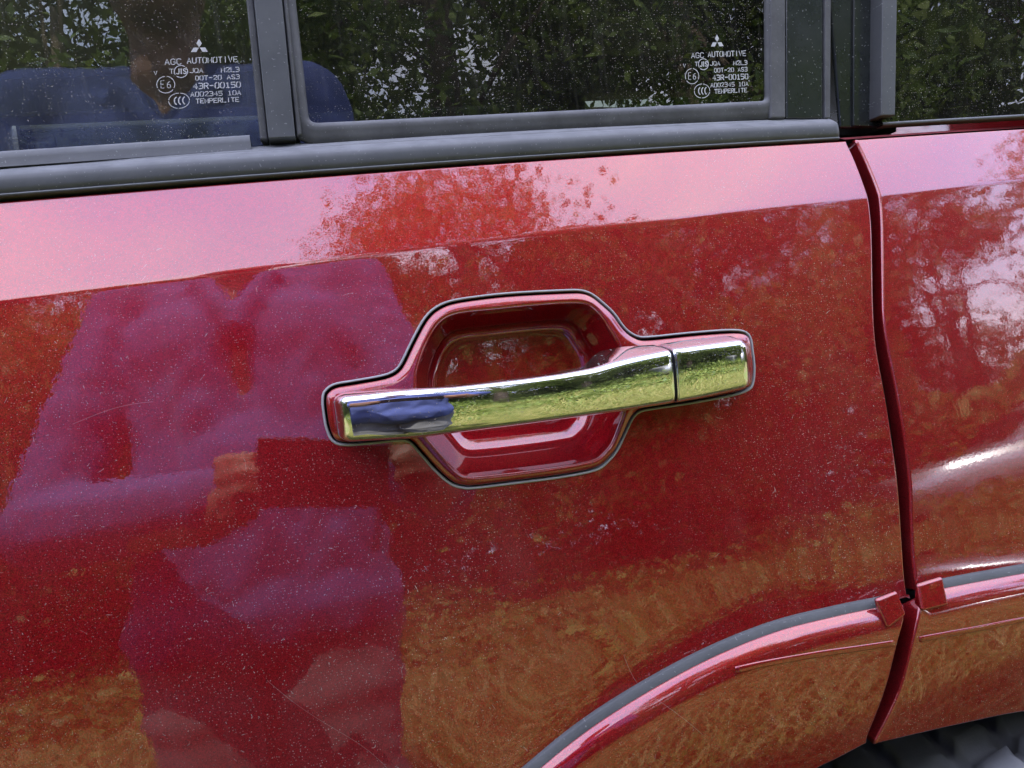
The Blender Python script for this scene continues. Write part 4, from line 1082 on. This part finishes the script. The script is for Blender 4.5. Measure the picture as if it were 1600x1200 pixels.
# parked cars
M['silver'] = principled('silver_paint', (0.55, 0.56, 0.57), 0.3, metallic=0.5, **{'Coat Weight': 1.0})
M['white'] = principled('white_paint', (0.78, 0.78, 0.76), 0.35, **{'Coat Weight': 1.0})
M['maroon'] = principled('maroon_paint', (0.18, 0.02, 0.02), 0.35, **{'Coat Weight': 1.0})
M['win'] = principled('car_window', (0.015, 0.02, 0.022), 0.05)
M['lampglass'] = principled('lamp_glass', (0.7, 0.7, 0.68), 0.1)
M['lampred'] = principled('lamp_red', (0.4, 0.01, 0.01), 0.15)
def parked_car(x, y, rz, mat, label, pickup=False, length=4.5):
    root = empty('parked_car', (x, y, 0)); root.rotation_euler = (0, 0, rz); tag(root, label, 'car', 'parked cars')
    def loftc(name, st, m, parent=root):
        bm = bmesh.new(); rows = []
        for (sx, zl_, zh, hw, tw) in st:
            zm = zl_+(zh-zl_)*0.55
            pts = [(-hw*.94, zl_), (-hw, zm), (-tw, zh-0.02), (-tw*.86, zh), (0, zh+0.025), (tw*.86, zh), (tw, zh-0.02), (hw, zm), (hw*.94, zl_)]
            rows.append([bm.verts.new((sx*length, a, b)) for a, b in pts])
        for a, b in zip(rows[:-1], rows[1:]):
            for i in range(len(a)): bm.faces.new((a[i], a[(i+1) % len(a)], b[(i+1) % len(a)], b[i]))
        bm.faces.new(rows[0]); bm.faces.new(rows[-1][::-1])
        return bm_obj(name, bm, m, parent)
    loftc('body', [(-.5, .35, .78, .72, .66), (-.49, .28, .86, .82, .76), (-.36, .26, .98, .88, .82), (-.2, .24, 1.03, .9, .85), (.2, .24, 1.04, .9, .85), (.42, .26, 1.03, .88, .82), (.49, .3, 1.0, .82, .78), (.5, .38, .95, .76, .72)], mat)
    xe_ = 0.10 if pickup else 0.40
    loftc('cabin', [(-.24, 1.0, 1.06, .82, .80), (-.10, 1.0, 1.58, .82, .60), (-.06, 1.0, 1.64, .82, .62), (xe_-.06, 1.0, 1.64, .82, .62), (xe_-.02, 1.0, 1.58, .82, .60), (xe_+.06, 1.0, 1.06, .82, .78)], mat)
    def quad(name, pts, m):
        mesh_obj(name, pts, [(0, 1, 2, 3)], m, root, smooth=False)
    for s in (-1, 1):
        edges = [-.16, .0, .12] if pickup else [-.16, .02, .19, .36]
        for a, b in zip(edges[:-1], edges[1:]):
            a2, b2 = a+.012, b-.012; up = .05 if a == edges[0] else 0
            quad('side_window', [((a2)*length, s*.832, 1.10), (b2*length, s*.832, 1.10), ((min(b2, xe_-.03))*length, s*.70, 1.52), ((a2+up)*length, s*.70, 1.52)], M['win'])
    quad('windscreen', [(-.235*length, -.70, 1.10), (-.235*length, .70, 1.10), (-.115*length, .54, 1.56), (-.115*length, -.54, 1.56)], M['win'])
    quad('rear_window', [((xe_+.052)*length, .66, 1.14), ((xe_+.052)*length, -.66, 1.14), ((xe_-.008)*length, -.50, 1.54), ((xe_-.008)*length, .50, 1.54)], M['win'])
    for s in (-1, 1):
        quad('headlight', [(-.4935*length, s*.45, .70), (-.4935*length, s*.72, .70), (-.488*length, s*.70, .82), (-.488*length, s*.45, .83)], M['lampglass'])
        quad('tail_light', [(.5005*length, s*.62, .70), (.5005*length, s*.72, .70), (.4985*length, s*.70, .92), (.4985*length, s*.62, .92)], M['lampred'])
        for wx in (-.31, .30):
            wh = empty('wheel', (wx*length, s*.80, .33), root)
            bm = bmesh.new(); rings = []
            for (yy, rr) in ((-.10, .20), (-.11, .30), (-.07, .33), (.07, .33), (.11, .30), (.10, .20)):
                rings.append([bm.verts.new((rr*math.sin(k*.2618), yy, rr*math.cos(k*.2618))) for k in range(24)])
            for a, b in zip(rings[:-1], rings[1:]):
                for k in range(24): bm.faces.new((a[k], a[(k+1) % 24], b[(k+1) % 24], b[k]))
            bm_obj('tyre', bm, M['tyre'], wh)
            bm = bmesh.new(); rings = []
            for (yy, rr) in ((.095*s, .21), (.07*s, .17), (.085*s, .03)):
                rings.append([bm.verts.new((rr*math.sin(k*.2618), yy, rr*math.cos(k*.2618))) for k in range(24)])
            for a, b in zip(rings[:-1], rings[1:]):
                for k in range(24): bm.faces.new((a[k], a[(k+1) % 24], b[(k+1) % 24], b[k]))
            bm.faces.new(rings[-1]); bm_obj('rim', bm, M['rim'], wh)
    return root
parked_car(7.9, -4.7, 0.5, M['silver'], 'silver pickup mirrored as a bright streak low in the quarter panel', True, 4.9)
parked_car(12.5, -2.6, 1.2, M['maroon'], 'maroon car parked on the grass beyond the silver pickup')
parked_car(-0.9, 4.3, 0.2, M['white'], 'white car parked on the far side of the red car')
parked_car(13.2, -8.2, 0.2, M['white'], 'white car parked behind the silver pickup', False, 4.4)

# ------------------------------------------------------------------ photographer, mirrored in the door
M['skin'] = principled('skin', (0.30, 0.15, 0.09), 0.5, var=0.1)
M['shirt'] = principled('navy_cotton', (0.055, 0.075, 0.23), 0.85, var=0.15, vscale=30, bump=1.0, bscale=9)
M['trousers'] = principled('grey_cotton', (0.13, 0.13, 0.135), 0.9, var=0.12, bump=0.4, bscale=60)
M['hair'] = principled('black_hair', (0.012, 0.010, 0.009), 0.55, bump=0.5, bscale=300)
M['phone'] = principled('phone_black', (0.012, 0.012, 0.014), 0.2, **{'Coat Weight': 0.6})
def capsules(name, parts, mat, parent, voxel):
    """tapered limbs fused into one skin: parts = chains of (x, y, z, radius[, flatten y])"""
    bm = bmesh.new()
    for chain in parts:
        for k, c in enumerate(chain):
            fl = c[4] if len(c) > 4 else 1.0
            ret = bmesh.ops.create_icosphere(bm, subdivisions=2, radius=1.0)
            bmesh.ops.transform(bm, matrix=Matrix.Translation(c[:3]) @ Matrix.Diagonal((c[3], c[3]*fl, c[3], 1)), verts=ret['verts'])
        for a, b in zip(chain[:-1], chain[1:]):
            pa, pb = Vector(a[:3]), Vector(b[:3]); d = pb-pa
            if d.length < 1e-5: continue
            m = max(2, int(d.length/(min(a[3], b[3])*0.6)))
            for t in range(1, m):
                f_ = t/m; r_ = a[3]+(b[3]-a[3])*f_; p = pa.lerp(pb, f_); fl = (a[4] if len(a) > 4 else 1.0)*(1-f_)+(b[4] if len(b) > 4 else 1.0)*f_
                ret = bmesh.ops.create_icosphere(bm, subdivisions=1, radius=1.06)
                bmesh.ops.transform(bm, matrix=Matrix.Translation(p) @ Matrix.Diagonal((r_, r_*fl, r_, 1)), verts=ret['verts'])
    o = bm_obj(name, bm, mat, parent)
    md = o.modifiers.new('remesh', 'REMESH'); md.mode = 'VOXEL'; md.voxel_size = voxel; md.use_smooth_shade = True
    ms = o.modifiers.new('smooth', 'SMOOTH'); ms.factor = 0.5; ms.iterations = 6
    return o
PX, PY, PS = -0.16, -0.80, 1.06
person = empty('person', (PX, PY, 0)); person.scale = (PS, PS, PS)
tag(person, 'person in navy shirt and grey trousers holding a phone, mirrored in the door', 'person')
ph_c = (CPOS - np.array([PX, PY, 0]))/PS                     # phone lens in the person's frame
lh = Vector((ph_c[0]-0.110, ph_c[1]-0.035, ph_c[2]+0.02)); rh = Vector((ph_c[0]+0.062, ph_c[1]-0.035, ph_c[2]+0.012))
lsh, rsh = Vector((-0.185, 0.0, 1.43)), Vector((0.185, 0.0, 1.43))
lel, rel = Vector((-0.29, 0.06, 1.09)), Vector((0.27, 0.08, 1.07))
def V4(v, r, f_=1.0): return (v[0], v[1], v[2], r, f_)
hand_parts = []
for hnd, el, s in ((lh, lel, 1), (rh, rel, -1)):
    dirv = (hnd-el).normalized(); wr = hnd-dirv*0.055+Vector((-s*0.02, -0.01, -0.02))
    hand_parts.append([V4(el, 0.040), V4(el.lerp(wr, .35), 0.041), V4(wr, 0.026), V4(hnd+Vector((-s*0.012, 0, 0)), 0.027)])
    for k in range(4):      # fingers curl round the phone's end, over its back
        zz = 0.030-0.019*k; b0_ = hnd+Vector((-s*0.012, 0.004, zz)); ln = (0.9, 1.0, 0.95, 0.75)[k]
        hand_parts.append([V4(b0_, 0.0095), V4(b0_+Vector((-s*0.012, 0.030*ln, 0.004)), 0.0088), V4(b0_+Vector((s*0.010*ln, 0.047*ln, 0.003)), 0.0080), V4(b0_+Vector((s*0.030*ln, 0.046*ln, 0.001)), 0.0070)])
    b0_ = hnd+Vector((0, -0.012, 0.022)); hand_parts.append([V4(b0_, 0.012), V4(b0_+Vector((s*0.022, -0.004, 0.020)), 0.0105), V4(b0_+Vector((s*0.048, 0.004, 0.022)), 0.0085)])
body_parts = hand_parts + [
    [(0, 0, 1.38, .06), (0, 0.01, 1.47, .056), (0, 0.02, 1.56, .055)],
    [(0, 0.035, 1.66, .083, 1.1), (0, 0.03, 1.60, .070, 1.15), (0, 0.055, 1.565, .045)],                     # head, jaw
    [(0, 0.125, 1.655, .011), (0, 0.142, 1.625, .014), (0, 0.128, 1.612, .012)],                              # nose
    [(-0.028, 0.118, 1.587, .008), (0, 0.127, 1.588, .010), (0.028, 0.118, 1.587, .008)],                    # mouth
    [(-0.085, 0.02, 1.655, .012), (-0.088, 0.015, 1.63, .014), (-0.083, 0.02, 1.61, .010)], [(0.085, 0.02, 1.655, .012), (0.088, 0.015, 1.63, .014), (0.083, 0.02, 1.61, .010)],
    [(0, 0, 1.30, .10, .8), (0, 0, 1.0, .11, .8), (0, 0, 0.92, .12, .8)],
    [(-.10, 0, .90, .075), (-.11, 0.01, .50, .05), (-.11, -.02, .08, .035)], [(.10, 0, .90, .075), (.11, 0.01, .50, .05), (.11, -.02, .08, .035)],
    [tuple(lsh)+(.05,), tuple(lel)+(.038,)], [tuple(rsh)+(.05,), tuple(rel)+(.038,)]]
capsules('body', body_parts, M['skin'], person, 0.006)
shirt_parts = [
    [(-.11, 0.0, 1.40, .075, .85), (.11, 0.0, 1.40, .075, .85)], [(-.06, -.01, 1.46, .045), (-.15, -.01, 1.45, .055), V4(lsh, .068)], [(.06, -.01, 1.46, .045), (.15, -.01, 1.45, .055), V4(rsh, .068)],
    [(-.09, 0.02, 1.32, .105, .9), (-.08, 0.03, 1.12, .105, .95), (-.085, 0.02, .89, .122, .9)],
    [(.09, 0.02, 1.32, .105, .9), (.08, 0.03, 1.12, .105, .95), (.085, 0.02, .89, .122, .9)],
    [(0, 0.05, 1.10, .12, .85), (0, 0.045, 0.89, .12, .85)],
    [V4(lsh, .070), V4(lsh.lerp(lel, .55), .066), V4(lel, .064), V4(lel.lerp(lh, .86), .042)], [V4(rsh, .070), V4(rsh.lerp(rel, .55), .066), V4(rel, .064), V4(rel.lerp(rh, .80), .042)],
    [(-.055, .06, 1.44, .022), (-.025, .088, 1.385, .020), (0, .098, 1.34, .020)], [(.055, .06, 1.44, .022), (.025, .088, 1.385, .020), (0, .098, 1.34, .020)]]
capsules('shirt', shirt_parts, M['shirt'], person, 0.009)
capsules('trousers', [[(-.085, 0, .93, .110, .85), (-.085, 0, .84, .120, .88), (-.085, 0.0, .70, .108), (-.085, 0.02, .48, .088), (-.095, -.01, .10, .070)], [(.085, 0, .93, .110, .85), (.085, 0, .84, .120, .88), (.085, 0.0, .70, .108), (.085, 0.02, .48, .088), (.095, -.01, .10, .070)]], M['trousers'], person, 0.010)
capsules('hair', [[(0, 0.015, 1.70, .088, 1.12), (0, -0.02, 1.67, .084, .95)]], M['hair'], person, 0.008)
capsules('shoe', [[(-.115, -.04, .05, .045), (-.12, .10, .045, .045), (-.12, .16, .04, .038)]], M['phone'], person, 0.008)
capsules('shoe', [[(.115, -.04, .05, .045), (.12, .10, .045, .045), (.12, .16, .04, .038)]], M['phone'], person, 0.008)
for s in (-1, 1):
    e = bmesh.new(); bmesh.ops.create_uvsphere(e, u_segments=10, v_segments=6, radius=0.011); eo = bm_obj('eye', e, principled('eye', (0.5, 0.48, 0.45), 0.2) if s < 0 else bpy.data.materials['eye'], person); eo.location = (s*0.032, 0.112, 1.652)
# phone, its lens at the camera
phone = empty('phone', tuple(CPOS - _f*0.012)); tag(phone, 'black phone held up in both hands, mirrored in the door', 'phone')
phone.rotation_euler = cam.matrix_world.to_euler()
def pbox(nm, d, bev, mt):
    o = boxo(nm, d, mt, phone, bev); return o
pbox('body', (-0.105, 0.045, -0.014, 0.062, -0.001, 0.007), 0.003, M['phone'])
pbox('camera_bump', (-0.012, 0.014, -0.011, 0.026, -0.0032, -0.0012), 0.0008, M['phone'])
pbox('screen', (-0.102, 0.042, -0.011, 0.059, 0.0072, 0.0076), 0.0, M['win'])
bpy.context.view_layer.update()
